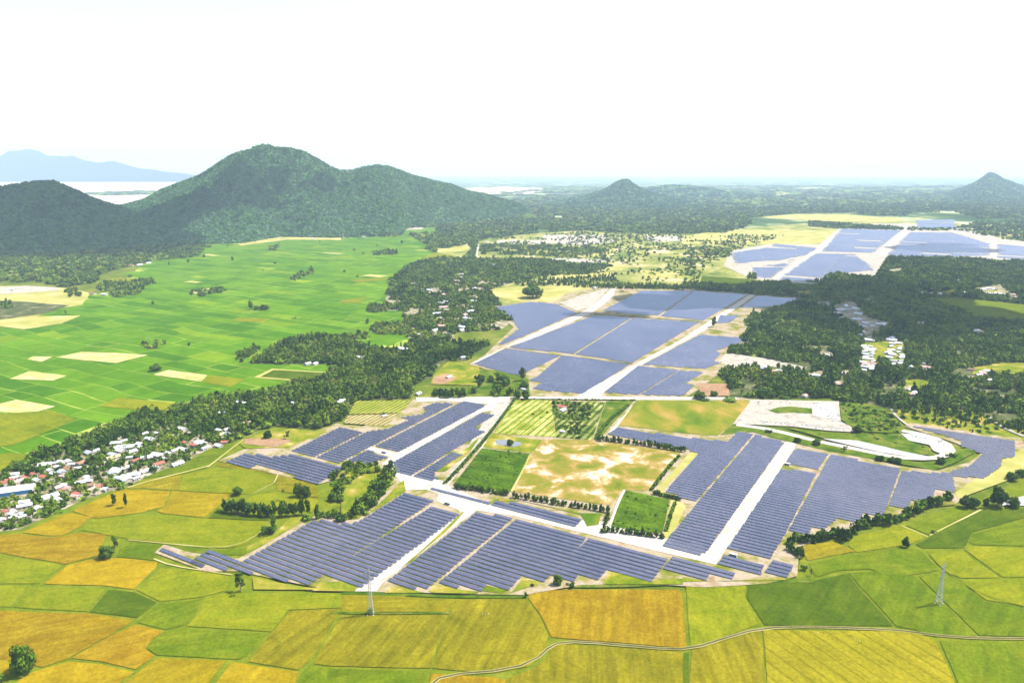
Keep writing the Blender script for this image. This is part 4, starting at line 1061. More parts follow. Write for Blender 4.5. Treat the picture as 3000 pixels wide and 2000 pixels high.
def tree_meshes(kind, lod, var):
    k = (kind, lod, var)
    if k not in MESHES:
        me = mesh_quads('crown', proto(kind, lod, var).reshape(-1, 3)); me.materials.append(M['leaf'])
        tk = ('trunk', kind, var)
        if tk not in MESHES:
            t = trunk_mesh(kind, var); t.materials.append(M['bark']); MESHES[tk] = t
        MESHES[k] = (me, MESHES[tk])
    return MESHES[k]


NAMES = dict(dome=('leafy_tree', 'tree'), round=('leafy_tree', 'tree'), tall=('slim_tree', 'tree'), airy=('open_tree', 'tree'), palm=('palm_tree', 'palm'), bush=('shrub', 'shrub'))
N_TREES = 0


def make_tree(x, y, h, w, kind, label, group=None, lod=0, z=0.0, var=None, tone=None):
    global N_TREES
    N_TREES += 1
    var = random.randrange(NVAR) if var is None else var
    cm, tm = tree_meshes(kind, lod, var)
    root = empty(NAMES[kind][0], (x, y, z), random.uniform(0, 6.28))
    tag(root, label, NAMES[kind][1], group)
    for nm, me in (('crown', cm), ('trunk', tm)):
        o = link(nm, me, None, root)
        o.scale = (w, w, h)
        if nm == 'crown': o['tone'] = random.uniform(0.08, 0.5) if tone is None else float(tone)
    return root


def px_tree(u, v, hp, wp, kind, label, group=None, lod=0, var=None):
    """a tree standing at photo point (u, v), hp and wp photo pixels tall and wide"""
    x, y = G(u, v, 0.8)
    d = depth(x, y)
    dep = math.atan2(CAM_H, y)
    w = wp * d / F_PX
    h = max(hp * d / F_PX - 0.25 * w * math.sin(dep), 0.5 * w * 0.6) / math.cos(dep) * 1.02
    FOOT.append((x, y, w * 0.5))
    return make_tree(x, y, h, w, kind, label, group, lod, 0.8, var)


FOOT = []
SINGLE = [
    (72, 1966, 84, 68, 'round', 'big dark round tree in the brown paddy corner, tallest of the foreground'), (-4, 1999, 22, 30, 'bush', 'low dark bush cut by the photo edge beside the big round tree'),
    (313, 1632, 40, 42, 'round', 'lower dark half of the tree pair between brown and green paddies'), (338, 1616, 46, 30, 'airy', 'taller thin half of the tree pair between brown and green paddies'),
    (706, 1732, 54, 44, 'airy', 'pale feathery tree standing below the wide solar block corner'), (334, 1480, 36, 20, 'tall', 'slim tree in the gold paddy, nearer the village of its pair'), (369, 1486, 42, 16, 'tall', 'thinner slim tree in the gold paddy, farther from the village'),
    (698, 1448, 27, 30, 'round', 'small round tree alone in the green paddy above the gold plot'), (831, 1464, 32, 12, 'palm', 'lone sugar palm between small tree and bushy twins'), (872, 1454, 42, 26, 'round', 'bushy tree on the lime plot, first of the twins'),
    (896, 1456, 38, 30, 'round', 'bushy tree on the lime plot, second of the twins'), (804, 1556, 52, 22, 'tall', 'dark columnar tree at the solar block corner by the long hedge row'), (786, 1562, 26, 34, 'bush', 'low dark shrub at the foot of the columnar tree'),
    (1634, 1712, 34, 28, 'round', 'round lone tree in front of the stepped solar block foot'), (1672, 1716, 14, 22, 'bush', 'low bush right behind the round lone tree on the verge'), (1560, 1718, 12, 16, 'bush', 'tiny bush on the verge before the round lone tree'),
    (1540, 1748, 18, 12, 'bush', 'small dark bush at the brown field corner'), (2652, 1602, 32, 22, 'round', 'isolated round tree standing in the dark green paddy'), (2734, 1561, 10, 14, 'bush', 'small dark bush beside the diagonal paddy path'),
    (2374, 1684, 18, 12, 'airy', 'leaning little tree at the ditch corner past the end block'), (2354, 1668, 16, 16, 'bush', 'dark bush beside the leaning little tree'),
    (2826, 1486, 38, 34, 'round', 'first crown of the field-edge clump beside the haul road arm'), (2852, 1486, 34, 34, 'round', 'second crown of the field-edge clump beside the haul road arm'), (2888, 1488, 32, 26, 'tall', 'narrow tree between the clump and the tall twin-crowned tree'),
    (2924, 1482, 62, 50, 'round', 'tallest broad tree by the grey pond at the right paddies'), (2968, 1485, 34, 34, 'round', 'round tree right beside the grey pond'), (2966, 1404, 26, 38, 'round', 'dark tree by the straw track outside the bent solar arm'),
    (2990, 1392, 22, 34, 'round', 'second dark tree by the straw track outside the bent solar arm'), (1084, 1796, 14, 20, 'bush', 'dark bush hugging the foot of the lane pylon'),
    (1495, 1305, 22, 22, 'round', 'small tree on the pond bank'), (1530, 1115, 42, 28, 'tall', 'tall dark tree at the notch of the second solar farm'), (1535, 1138, 24, 30, 'round', 'dark tree below the tall one at the second farm notch'),
    (2050, 1168, 24, 36, 'round', 'round tree on the reddish soil patch by the forest tip'), (2092, 1160, 18, 24, 'round', 'smaller round tree on the reddish soil patch'), (2138, 1176, 12, 34, 'bush', 'low dark bush by the white road at the forest foot'), (2068, 1174, 8, 22, 'bush', 'low bush beside the white road under the round tree'),
    (2336, 1296, 18, 22, 'round', 'first shrub on the green bank, by the sand pit corner'), (2391, 1304, 22, 26, 'round', 'second dark shrub on the green bank below the sand pit'), (2474, 1325, 20, 20, 'airy', 'thin shrub midway on the green bank'), (2576, 1349, 20, 26, 'round', 'shrub on the green bank before its double clump'),
    (2612, 1354, 18, 26, 'round', 'first half of the double clump on the green bank'), (2628, 1356, 18, 26, 'round', 'second half of the double clump on the green bank'), (2756, 1360, 26, 26, 'round', 'dark tree at the haul road bend'), (2786, 1338, 14, 24, 'bush', 'low bush on the bank just past the haul road bend'),
    (2250, 1268, 12, 16, 'bush', 'small bush on the narrow strip below the sand pit'), (2512, 1266, 24, 32, 'round', 'dark tree at the end of the sand pit rubble'), (456, 1085, 22, 36, 'round', 'dark wide tree alone in the green paddies'), (552, 1018, 16, 12, 'airy', 'tiny lone tree in the paddies past the dark wide tree'),
    (734, 907, 28, 20, 'tall', 'tall dark tree of the paddy islet'), (752, 906, 12, 22, 'bush', 'low middle bush of the paddy islet'), (775, 906, 16, 28, 'round', 'round crown ending the paddy islet'),
    (2090, 958, 31, 18, 'tall', 'tall dark tree on the lane verge of the second solar farm'), (1560, 872, 44, 66, 'round', 'broad dark tree on the straw field before the white yard'),
    (1124, 1217, 12, 12, 'bush', 'dark bush in the trellised rows'), (784, 1283, 26, 26, 'round', 'lone tree behind the red soil patch'), (844, 1287, 26, 20, 'airy', 'thin tree right of the red soil patch'),
]
for s in SINGLE: px_tree(*s[:4], 'dome' if s[4] == 'round' else s[4], *s[5:])


def row_of(pts, n, hp, wp, kinds, what, end, group, jit=1.5):
    w = np.array(pts, float)
    seg = np.linalg.norm(np.diff(w, axis=0), axis=1); cum = np.concatenate([[0], np.cumsum(seg)])
    for k in range(n):
        t = cum[-1] * (k + 0.5 + random.uniform(-0.22, 0.22)) / n
        u = np.interp(t, cum, w[:, 0]); v = np.interp(t, cum, w[:, 1])
        kd = kinds[k % len(kinds)]
        px_tree(u + random.uniform(-jit, jit), v + random.uniform(-jit, jit) * 0.7, hp * random.uniform(0.75, 1.2), wp * random.uniform(0.8, 1.2), kd, f"{what.replace('tree ', 'shrub ', 1) if kd == 'bush' else what}, {ordinal(k + 1)} from {end}", group, 1)


row_of([(1500, 1458), (1560, 1467), (1680, 1486), (1786, 1502)], 26, 20, 14, ['tall', 'round'], 'dark tree of the row below the dry field', 'the big banana field', 'trees along the dry sandy field', 1)
row_of([(1328, 1430), (1400, 1438), (1490, 1452)], 13, 19, 17, ['round', 'bush'], 'dark tree below the big banana field', 'the hedge corner', 'trees along the large banana field', 1)
row_of([(1762, 1560), (1800, 1560), (1870, 1568), (1942, 1578)], 14, 20, 16, ['round', 'tall'], 'dark tree below the square crop field', 'the white path', 'trees along the square crop field', 1)
row_of([(1768, 1558), (1776, 1525), (1782, 1504)], 4, 22, 16, ['round'], 'dark tree beside the white path end', 'the lower corner', 'trees beside the white path', 1)
row_of([(1912, 1448), (1950, 1456), (1990, 1466)], 8, 16, 14, ['round', 'bush'], 'dark tree above the square crop field', 'the dry field corner', 'trees above the square crop field', 1)
row_of([(1750, 1292), (1800, 1296), (1900, 1308), (2012, 1326)], 24, 18, 15, ['round', 'tall'], 'dark tree of the row under the solar strip', 'the orchard end', 'trees under the solar strip', 1)
row_of([(645, 1496), (700, 1504), (780, 1512), (830, 1512), (905, 1505)], 17, 40, 24, ['tall', 'round'], 'tall dark tree above the long green paddy', 'the gold plot end', 'long tree row above the green paddy', 2)
row_of([(2305, 1600), (2330, 1588), (2380, 1586), (2440, 1572), (2480, 1580), (2520, 1545), (2570, 1536), (2625, 1530), (2660, 1512), (2720, 1486), (2780, 1466)], 34, 30, 26, ['round', 'round', 'bush'], 'tree between solar steps and paddies', 'the ditch corner', 'tree belt beside the solar steps', 5)
row_of([(2306, 1610), (2330, 1620), (2350, 1636)], 4, 26, 22, ['round'], 'dark tree at the belt foot by the pale tip', 'the upper side', 'trees at the belt foot', 2)
row_of([(1266, 1162), (1300, 1164), (1330, 1164), (1364, 1163)], 9, 28, 22, ['round', 'tall'], 'dark tree in the thick row behind the cross lane', 'the hut end', 'thick row behind the cross lane', 2)
row_of([(1382, 1158), (1400, 1150), (1412, 1120), (1440, 1120), (1470, 1122), (1495, 1128), (1440, 1155), (1480, 1160), (1520, 1165), (1545, 1170)], 14, 26, 22, ['round', 'tall', 'bush'], 'tree of the loose group beside the second farm notch', 'the thick row end', 'loose group by the farm notch', 4)


def hedge(pts, width, height, label, n, z=1.0, leaf=1.3, seed=0):
    rg = np.random.default_rng(seed)
    w = GP(pts)
    seg = np.linalg.norm(np.diff(w, axis=0), axis=1); cum = np.concatenate([[0], np.cumsum(seg)])
    t = rg.uniform(0, cum[-1], n)
    x = np.interp(t, cum, w[:, 0]); y = np.interp(t, cum, w[:, 1])
    a = rg.uniform(0, math.pi, n)
    hh = height * (0.75 + 0.4 * np.array([mnoise.noise(Vector((q * 0.13, 1.0, seed))) for q in t]))
    ww = width * (0.8 + 0.5 * np.array([mnoise.noise(Vector((q * 0.11, 5.0, seed))) for q in t]))
    ctr = np.stack([x + np.cos(a) * ww / 2 * rg.uniform(0.8, 1, n), y + rg.normal(0, 0.3, n), z + np.sin(a) * hh * rg.uniform(0.7, 1.0, n)], 1)
    d = np.stack([np.cos(a), rg.normal(0, 0.4, n), np.sin(a)], 1) + rg.normal(0, 0.4, (n, 3)); d /= np.linalg.norm(d, axis=1)[:, None]
    t1 = np.cross(d, rg.normal(0, 1, (n, 3))); t1 /= np.linalg.norm(t1, axis=1)[:, None]
    t2 = np.cross(d, t1); s = (leaf * rg.uniform(0.5, 1.2, n))[:, None]
    V = np.stack([ctr - t1 * s - t2 * s, ctr + t1 * s - t2 * s, ctr + t1 * s + t2 * s * 0.8, ctr - t1 * s * 0.8 + t2 * s], 1).reshape(-1, 3)
    me = mesh_quads('hedge', V); me.materials.append(M['leaf'])
    o = link('hedge', me)
    o['tone'] = rg.uniform(0.3, 0.5)
    return tag(o, label, 'hedge')


hedge([(1302, 1420), (1340, 1382), (1420, 1290), (1450, 1252), (1490, 1198), (1508, 1170)], 5.5, 4.5, 'long straight green hedge climbing between upper solar blocks and banana field', 3200, seed=1)
hedge([(1990, 1338), (1960, 1370), (1930, 1408), (1906, 1440)], 5, 4.5, 'green hedge down the far side of the dry sandy field', 900, seed=2)
hedge([(1978, 1476), (1965, 1510), (1950, 1560)], 4.5, 4, 'loose green hedge between square crop field and straw strip', 500, seed=3)
hedge([(1505, 1173), (1600, 1173), (1700, 1174), (1862, 1176)], 3.0, 3.2, 'low broken hedge along the white cross lane above the orchard', 900, seed=4)
hedge([(1748, 1290), (1760, 1262), (1790, 1230), (1840, 1190)], 9, 4.0, 'wide untrimmed hedge along the orchard edge', 1200, seed=5)

# ------------------------------------------------------------------ woods and groves
LAND_TREES = []            # x, y, h, w, kind, zone
KINDS = ['round', 'tall', 'airy', 'palm', 'bush']
NO_TREE = SOLAR_POLYS[:] + [GP(p) for p in CLEAR]
NO_TREE += [GP([(2697, 872), (2808, 872), (3120, 905), (3120, 948), (2876, 938), (2795, 908)]), GP(T('c', [(740, 1005), (950, 1005), (930, 1045), (740, 1040)]))]
NO_TREE += [GP(T('d', [(1745, 252), (1875, 190), (2320, 218), (2140, 285)])), GP([(1280, 1060), (1400, 1072), (1402, 1128), (1262, 1124)])]


def scatter(zone, pts, spacing, hr, wr, mixk, prob=1.0, clump=0.0, ex=None, seed=0, px=True):
    rg = np.random.default_rng(seed + 100)
    w = GP(pts) if px else np.array(pts)
    x0, y0 = w.min(0); x1, y1 = w.max(0)
    gx, gy = np.meshgrid(np.arange(x0, x1, spacing), np.arange(y0, y1, spacing))
    x = gx.ravel() + rg.uniform(-0.48, 0.48, gx.size) * spacing; y = gy.ravel() + rg.uniform(-0.48, 0.48, gx.size) * spacing
    ok = inside(x, y, w) & (rg.random(x.size) < prob)
    x, y = x[ok], y[ok]
    u, v = to_px(x, y)
    ok = (u > -160) & (u < 3160) & (v < 2100)
    x, y = x[ok], y[ok]
    if clump:
        nz = np.array([mnoise.noise(Vector((a / (spacing * 7), b_ / (spacing * 7), seed + 0.5))) for a, b_ in zip(x, y)])
        ok = nz > (clump - 0.5) * 0.9 + rg.normal(0, 0.08, x.size)
        x, y = x[ok], y[ok]
    for p in NO_TREE + (ex or []):
        if len(x):
            ok = ~inside(x, y, p)
            x, y = x[ok], y[ok]
    kd = rg.choice(len(KINDS), x.size, p=mixk)
    h = rg.uniform(*hr, x.size) * np.exp(rg.normal(0, 0.12, x.size)); ww = rg.uniform(*wr, x.size)
    ww = np.where(kd == 1, ww * 0.6, ww); ww = np.where(kd == 3, ww * 0.8, ww); h = np.where(kd == 4, h * 0.5, h); h = np.where(kd == 1, h * 1.15, h)
    for t in zip(x, y, h, ww, kd): LAND_TREES.append((*t, zone))



# ------------------------------------------------------------------ houses
HOUSES = []


def hs(village, tile, rows):
    ox, oy = TILE[tile]
    for x, y, w, c in rows: HOUSES.append((village, ox + x / 2.352, oy + y / 2.352, w / 2.352, c))


_C = dict(w='white', g='grey', r='red', b='brown', p='pink', t='tan')
hs('near', 'd', [(995, 632, 50, 'w'), (1085, 630, 34, 'w'), (1255, 602, 74, 'w'), (1035, 672, 80, 'w'), (800, 697, 76, 'w'), (882, 722, 100, 'g'), (962, 707, 60, 'w'), (830, 752, 70, 'w'), (900, 760, 84, 'g'), (780, 795, 96, 't'), (1385, 698, 96, 'w'), (1412, 730, 60, 'w'),
                 (1255, 738, 76, 'w'), (1275, 697, 42, 'r'), (1338, 712, 56, 'r'), (1505, 715, 62, 'w'), (1090, 780, 96, 'w'), (1162, 770, 56, 'w'), (1010, 800, 78, 'w'), (935, 818, 52, 'r'), (1092, 840, 78, 'r'), (1222, 840, 86, 'w'), (810, 890, 100, 'w'), (862, 872, 56, 'w'), (925, 915, 92, 'g'),
                 (1005, 888, 78, 'w'), (1075, 866, 58, 'w'), (868, 945, 110, 'w'), (690, 992, 66, 'r'), (728, 1018, 42, 'w'), (565, 965, 104, 'w'), (604, 938, 60, 'w'), (660, 752, 50, 'w'), (472, 822, 60, 'w'), (560, 832, 80, 'b'), (480, 875, 84, 'b'), (310, 848, 88, 'w'), (390, 862, 42, 'w'),
                 (180, 938, 52, 'r'), (300, 932, 62, 'r'), (255, 955, 66, 'w'), (228, 912, 42, 'r'), (100, 936, 60, 'w'), (60, 952, 52, 'r'), (132, 962, 86, 'p'), (28, 978, 60, 'r'), (345, 1068, 110, 'w'), (432, 1027, 66, 'b'), (527, 1047, 62, 'r'), (402, 1002, 50, 'w'), (168, 1130, 100, 'w'), (262, 1146, 58, 'w'),
                 (38, 1172, 50, 'r'), (84, 1190, 48, 'w'), (152, 1207, 50, 'w'), (14, 1228, 50, 'w'), (470, 1008, 56, 'p'), (632, 1018, 50, 'p'), (1520, 492, 72, 'w'), (1665, 424, 92, 'w'), (1702, 562, 62, 'p'), (1562, 605, 52, 'w'), (1518, 640, 62, 't'), (1130, 805, 40, 'w'), (372, 908, 62, 'w'), (420, 925, 46, 'p')])
hs('belt', 'b', [(830, 945, 56, 'w'), (820, 968, 60, 'w'), (802, 992, 52, 'p'), (792, 1018, 48, 'p'), (912, 1045, 56, 'w'), (852, 935, 44, 'w'), (692, 1145, 84, 'w'), (702, 1172, 70, 'p'), (655, 1215, 84, 'g'), (668, 1250, 100, 't'), (642, 1332, 66, 'w'), (835, 1310, 70, 'w'), (872, 1250, 90, 'g'), (912, 1130, 56, 'w'),
                 (892, 1172, 50, 'g'), (884, 1200, 58, 'w'), (692, 1302, 76, 'p'), (612, 1055, 56, 'w'), (702, 1085, 70, 'p'), (548, 1050, 34, 'w'), (1010, 872, 50, 'w'), (1055, 882, 46, 'g'), (1002, 722, 36, 'w'), (930, 664, 24, 'w'), (720, 1135, 60, 'w'), (832, 1330, 60, 'w'), (852, 1225, 56, 'p'), (530, 1360, 40, 'w')])
hs('belt', 'e', [(125, 105, 56, 'w'), (530, 355, 52, 'w'), (836, 108, 36, 'w'), (742, 242, 56, 'g'), (1256, 327, 40, 'w'), (1522, 446, 66, 'r'), (1524, 470, 60, 'w'), (430, 48, 90, 'w'), (8, 402, 40, 'w'), (1526, 618, 36, 'w'), (297, 510, 22, 'w')])
hs('belt', 'd', [(2120, 150, 46, 'w'), (2170, 150, 46, 'w'), (2335, 415, 60, 'w'), (2020, 420, 22, 'w')])
hs('belt', 'b', [(1745, 1040, 44, 'g'), (1940, 1060, 90, 'b')])
hs('wood', 'c', [(1120, 1162, 52, 'w'), (1082, 1192, 60, 'w'), (1135, 1188, 44, 'g'), (1192, 1182, 52, 'w'), (1062, 1212, 52, 'w'), (1210, 1218, 56, 'w'), (1092, 1248, 44, 'w'), (1200, 1256, 60, 'w'), (1262, 1282, 50, 'w'), (1240, 1304, 60, 'g'), (1242, 1342, 40, 'w'), (1222, 1362, 30, 'w'), (1302, 1302, 40, 'g'), (1362, 1287, 70, 'w'), (1392, 1298, 56, 'w'), (1282, 1122, 44, 'w'), (1322, 1207, 24, 'w'), (1440, 1387, 60, 'w'),
                 (1440, 1400, 70, 'w'), (1285, 1400, 80, 'w'), (2062, 1050, 60, 'w'), (2122, 1042, 60, 'w'), (2150, 1048, 40, 'w'), (1952, 1072, 40, 'w'), (1780, 1082, 48, 'w'), (1722, 1078, 40, 'p'), (2282, 1088, 60, 'p'), (1650, 1074, 44, 'w'), (2300, 1105, 44, 'p'), (1900, 985, 30, 'w')])
hs('wood', 'f', [(1250 + dx + random.uniform(-16, 16), y + random.uniform(-5, 5), random.uniform(30, 58), c) for y, c in zip((28, 46, 64, 82, 100, 118, 136, 154, 172, 190), 'wwwgwwwpww') for dx in (0, 52)] + [(1440 + dx + random.uniform(-18, 18), y + random.uniform(-6, 6), random.uniform(28, 58), c) for y, c in zip((14, 34, 52, 70, 90, 110, 132, 152), 'wgwwwwgw') for dx in (0, 56)] + [(1662, 148, 30, 'w'), (2040, 228, 50, 'g'), (2112, 262, 36, 'w'), (1572, 172, 40, 'w'), (1990, 190, 50, 'b'), (840, 372, 50, 'p')])
hs('foot', 'a', [(1905, 640, 40, 'r'), (1945, 700, 60, 'p'), (2300, 682, 40, 'w'), (2160, 700, 36, 'w'), (960, 880, 50, 'w'), (900, 885, 40, 'b'), (640, 1078, 60, 'b'), (720, 1085, 50, 'w'), (90, 1050, 40, 'w'), (1020, 868, 40, 'w'), (40, 720, 18, 'p')])
hs('foot', 'b', [(480, 632, 56, 'p'), (155, 688, 40, 'w'), (10, 690, 40, 'w'), (1420, 625, 50, 'w'), (2050, 640, 60, 'w'), (2120, 645, 50, 'w'), (1300, 566, 36, 'w')])
_n = [h for h in HOUSES if h[0] == 'near']
_got = [(h[1], h[2]) for h in _n]
_w1 = [tuple(p) for p in W1]
for h in _n * 2:
    u_ = h[1] + random.uniform(-1, 1) * 24; v_ = h[2] + random.uniform(-1, 1) * 11
    if u_ > 4 and inside([u_], [v_ + 6], _w1)[0] and inside([u_], [v_ - 8], _w1)[0] and all(abs(u_ - a) > 20 or abs(v_ - b_) > 8 for a, b_ in _got) and math.hypot(u_ - 40, (v_ - 1438) * 2) > 62:
        _got.append((u_, v_)); HOUSES.append(('near', u_, v_, random.uniform(18, 30), random.choice('wwwwwwwgggrbpt')))
for u_, v_ in HAMLET:
    for q in range(random.randint(0, 3)): HOUSES.append(('wood', u_ + random.uniform(-14, 14), v_ + random.uniform(-4, 4), random.uniform(14, 24), random.choice('wwwwgp')))
LAND = dict(near=((40, 1435), 'the blue-walled hall'), belt=((1395, 790), 'the straight far road'), wood=((2540, 1080), 'the forest settlement foot'), foot=((800, 690), 'the main hill foot'))
HGROUP = dict(near='houses of the paddy village', belt='houses of the tree belt', wood='houses of the forest settlement', foot='houses along the hill foot')


def gable_house(x, y, L, W, H, rz, colour, label, group, z=0.5, big=False, rise=None):
    root = empty('house', (x, y, z), rz)
    tag(root, label, 'house', group)
    rise = rise or 0.22 * W
    v = [(-L / 2, -W / 2, 0), (L / 2, -W / 2, 0), (L / 2, W / 2, 0), (-L / 2, W / 2, 0), (-L / 2, -W / 2, H), (L / 2, -W / 2, H), (L / 2, W / 2, H), (-L / 2, W / 2, H), (-L / 2, 0, H + rise), (L / 2, 0, H + rise)]
    f = [(0, 1, 5, 4), (2, 3, 7, 6), (1, 2, 6, 9, 5), (3, 0, 4, 8, 7)]
    link('wall', mesh_from('wall', v, f), M['wall'], root)
    o = 0.5; t = 0.14
    e = rise / (W / 2)
    rv = []
    for sx in (-1, 1):
        X = sx * (L / 2 + o)
        rv += [(X, -W / 2 - o, H - e * o + 0.05), (X, 0, H + rise + 0.05), (X, W / 2 + o, H - e * o + 0.05), (X, -W / 2 - o, H - e * o + 0.05 + t), (X, 0, H + rise + 0.05 + t), (X, W / 2 + o, H - e * o + 0.05 + t)]
    rf = [(3, 9, 10, 4), (4, 10, 11, 5), (0, 1, 7, 6), (1, 2, 8, 7), (0, 6, 9, 3), (2, 5, 11, 8), (0, 3, 4, 1), (1, 4, 5, 2), (6, 7, 10, 9), (7, 8, 11, 10)]
    link('roof', mesh_from('roof', rv, rf), ROOF[colour], root)
    if big:
        mb = MB(); mb.box((-L * 0.08, -W / 2 - 0.06, 0), (L * 0.06, -W / 2 + 0.02, 2.2)); link('door', mb.mesh('door'), M['dark'], root)
        for sx in (-0.3, 0.3):
            mb = MB(); mb.box((sx * L - 0.7, -W / 2 - 0.05, 1.0), (sx * L + 0.7, -W / 2 + 0.02, 2.1)); link('window', mb.mesh('window'), M['dark'], root)
    return root


count = {}
todo = []
for vi, (vil, u, v, wp, c) in enumerate(HOUSES):
    (lu, lv), name = LAND[vil]
    todo.append((vil, c, math.hypot(u - lu, v - lv), u, v, wp, name))
todo.sort(key=lambda t: (t[0], t[1], t[2]))
HOUSE_XY = []
for vil, c, dist, u, v, wp, name in todo:
    count[(vil, c)] = count.get((vil, c), 0) + 1
    x, y = G(u, v + 2, 2.0)
    d = depth(x, y)
    L = max(7.0, min(38, wp * d / F_PX * 0.92)); W = max(5.5, min(L * random.uniform(0.5, 0.75), 13))
    if d > 1600: L = min(L, 26)
    rz = R(random.choice([-30, -30, 60, 20]) + random.gauss(0, 8))
    colour = _C[c]
    size = 'long' if L > 20 else ('small' if L < 11 else 'low')
    lab = f"{size} {colour}-roofed house, {ordinal(count[(vil, c)])} of that roof colour out from {name}"
    gable_house(x, y, L, W, random.uniform(2.8, 3.8), rz, colour, lab, HGROUP[vil], 0.4, big=(vil == 'near'))
    HOUSE_XY.append((x, y, max(L * 0.5, 5.5), dict(near=4.5, belt=22, wood=34, foot=34)[vil]))
# the long hall with the blue long wall
x, y = G(36, 1440, 2)
hall = gable_house(x, y, 48, 20, 5.5, R(22), 'white', 'big long white-roofed hall with a sky-blue long wall at the village edge', 'houses of the paddy village', 0.4, rise=2.4)
mb = MB(); mb.box((-24, -10.12, 0.2), (24, -9.98, 5.2)); link('blue_wall', mb.mesh('blue_wall'), M['bluewall'], hall)
HOUSE_XY += [(x, y, 22, 4), (x - 14, y - 6, 12, 4), (x + 14, y + 6, 12, 4)]


# inverter cabins beside the lanes
def cabin(u, v, L, W, H, rz, label):
    x, y = G(u, v, 1.2)
    root = empty('inverter_cabin', (x, y, 1.15), rz)
    tag(root, label, 'cabin', 'inverter cabins of the solar farm')
    mb = MB(); mb.box((-L / 2, -W / 2, 0.3), (L / 2, W / 2, H)); link('body', mb.mesh('body'), ROOF['grey'], root)
    mb = MB(); mb.box((-L / 2 - 0.3, -W / 2 - 0.3, H), (L / 2 + 0.3, W / 2 + 0.3, H + 0.25)); link('roof', mb.mesh('roof'), ROOF['white'], root)
    mb = MB(); mb.box((-L / 2 - 0.2, -W / 2 - 0.2, 0), (L / 2 + 0.2, W / 2 + 0.2, 0.3)); link('plinth', mb.mesh('plinth'), M['gravel_grey'], root)
    for k in range(3):
        mb = MB(); mb.box((-L / 2 + 0.6 + k * L * 0.32, -W / 2 - 0.05, 0.5), (-L / 2 + 0.6 + k * L * 0.32 + L * 0.2, -W / 2 + 0.02, H - 0.5)); link('door', mb.mesh('door'), M['dark'], root)
    return root


cabin(1312, 1477, 7.5, 3.2, 3.2, ROT, 'grey inverter cabin on the white yard above the pylon lane')
cabin(2148, 1629, 7.5, 3.2, 3.2, ROT, 'grey inverter cabin between the tall block and the small junction block')
cabin(1126, 1327, 7.5, 3.2, 3.2, ROT, 'grey inverter cabin in the white notch of the upper lane')
cabin(2306, 1362, 6.5, 3.0, 3.0, ROT, 'grey inverter cabin in the white notch beside the wide lane')


# lattice pylons
def pylon(u, v, vtop, label, arm_z, rz):
    x, y = G(u, v, 0.8)
    lo, hi = 5.0, 90.0
    for _ in range(40):
        m_ = (lo + hi) / 2
        if to_px(x, y, m_)[1] > vtop: lo = m_
        else: hi = m_
    H = lo - 0.8
    root = empty('pylon', (x, y, 0.8), rz)
    tag(root, label, 'pylon', 'lattice pylons in the paddies')

    def half(z): return 2.7 + (1.05 - 2.7) * min(1, z / (H * 0.62)) if z < H * 0.62 else 1.05 - 0.4 * (z - H * 0.62) / (H * 0.38)
    for sx in (-1, 1):
        for sy in (-1, 1):
            mb = MB()
            zs = [0, H * 0.62, H]
            for a, b_ in zip(zs[:-1], zs[1:]): mb.bar((sx * half(a), sy * half(a), a), (sx * half(b_), sy * half(b_), b_), 0.15, 0.12)
            link('leg', mb.mesh('leg'), M['pylon'], root)
            mb = MB(); mb.box((sx * 2.7 - 0.6, sy * 2.7 - 0.6, -0.8), (sx * 2.7 + 0.6, sy * 2.7 + 0.6, 0.5)); link('footing', mb.mesh('footing'), M['gravel_grey'], root)
    mb = MB()
    z = 0.0; lv = [0.0]
    while z < H - 1.5:
        z += max(1.9, half(z) * 1.45); lv.append(min(z, H))
    for a, b_ in zip(lv[:-1], lv[1:]):
        for k in range(4):
            c = [(-1, -1), (1, -1), (1, 1), (-1, 1)]
            p, q = c[k], c[(k + 1) % 4]
            mb.bar((p[0] * half(a), p[1] * half(a), a), (q[0] * half(b_), q[1] * half(b_), b_), 0.065)
            mb.bar((q[0] * half(a), q[1] * half(a), a), (p[0] * half(b_), p[1] * half(b_), b_), 0.065)
            mb.bar((p[0] * half(b_), p[1] * half(b_), b_), (q[0] * half(b_), q[1] * half(b_), b_), 0.06)
    link('lattice', mb.mesh('lattice'), M['pylon'], root)
    for f in arm_z:
        for sx in (-1, 1):
            mb = MB(); z = H * f; hw = half(z); tip = (sx * (hw + 3.1), 0, z + 0.2)
            for sy in (-1, 1):
                mb.bar((sx * hw, sy * hw, z), tip, 0.11, 0.08); mb.bar((sx * hw, sy * hw, z + 1.5), tip, 0.10, 0.07)
                for q in (0.33, 0.66): mb.bar((sx * hw + (tip[0] - sx * hw) * q, sy * hw * (1 - q), z + 0.2 * q), (sx * hw + (tip[0] - sx * hw) * q, sy * hw * (1 - q), z + 1.5 * (1 - q) + 0.2), 0.07)
            arm = link('cross_arm', mb.mesh('cross_arm'), M['pylon'], root)
            mi = MB(); mi.bar(tip, (tip[0], 0, z - 1.8), 0.13, 0.13, 6); link('insulator', mi.mesh('insulator'), M['dark'], arm)
    mb = MB()
    for sx in (-1, 1):
        for sy in (-1, 1): mb.bar((sx * 0.7, sy * 0.7, H), (0, 0, H + 3.0), 0.13, 0.08)
    link('peak', mb.mesh('peak'), M['pylon'], root)
    return root


pylon(1086, 1798, 1672, 'slender white lattice pylon in the paddy below the white lane mouth', (0.70, 0.83, 0.96), R(8))
pylon(2750, 1767, 1656, 'grey lattice pylon alone in the green paddies', (0.74, 0.86, 0.97), R(35))


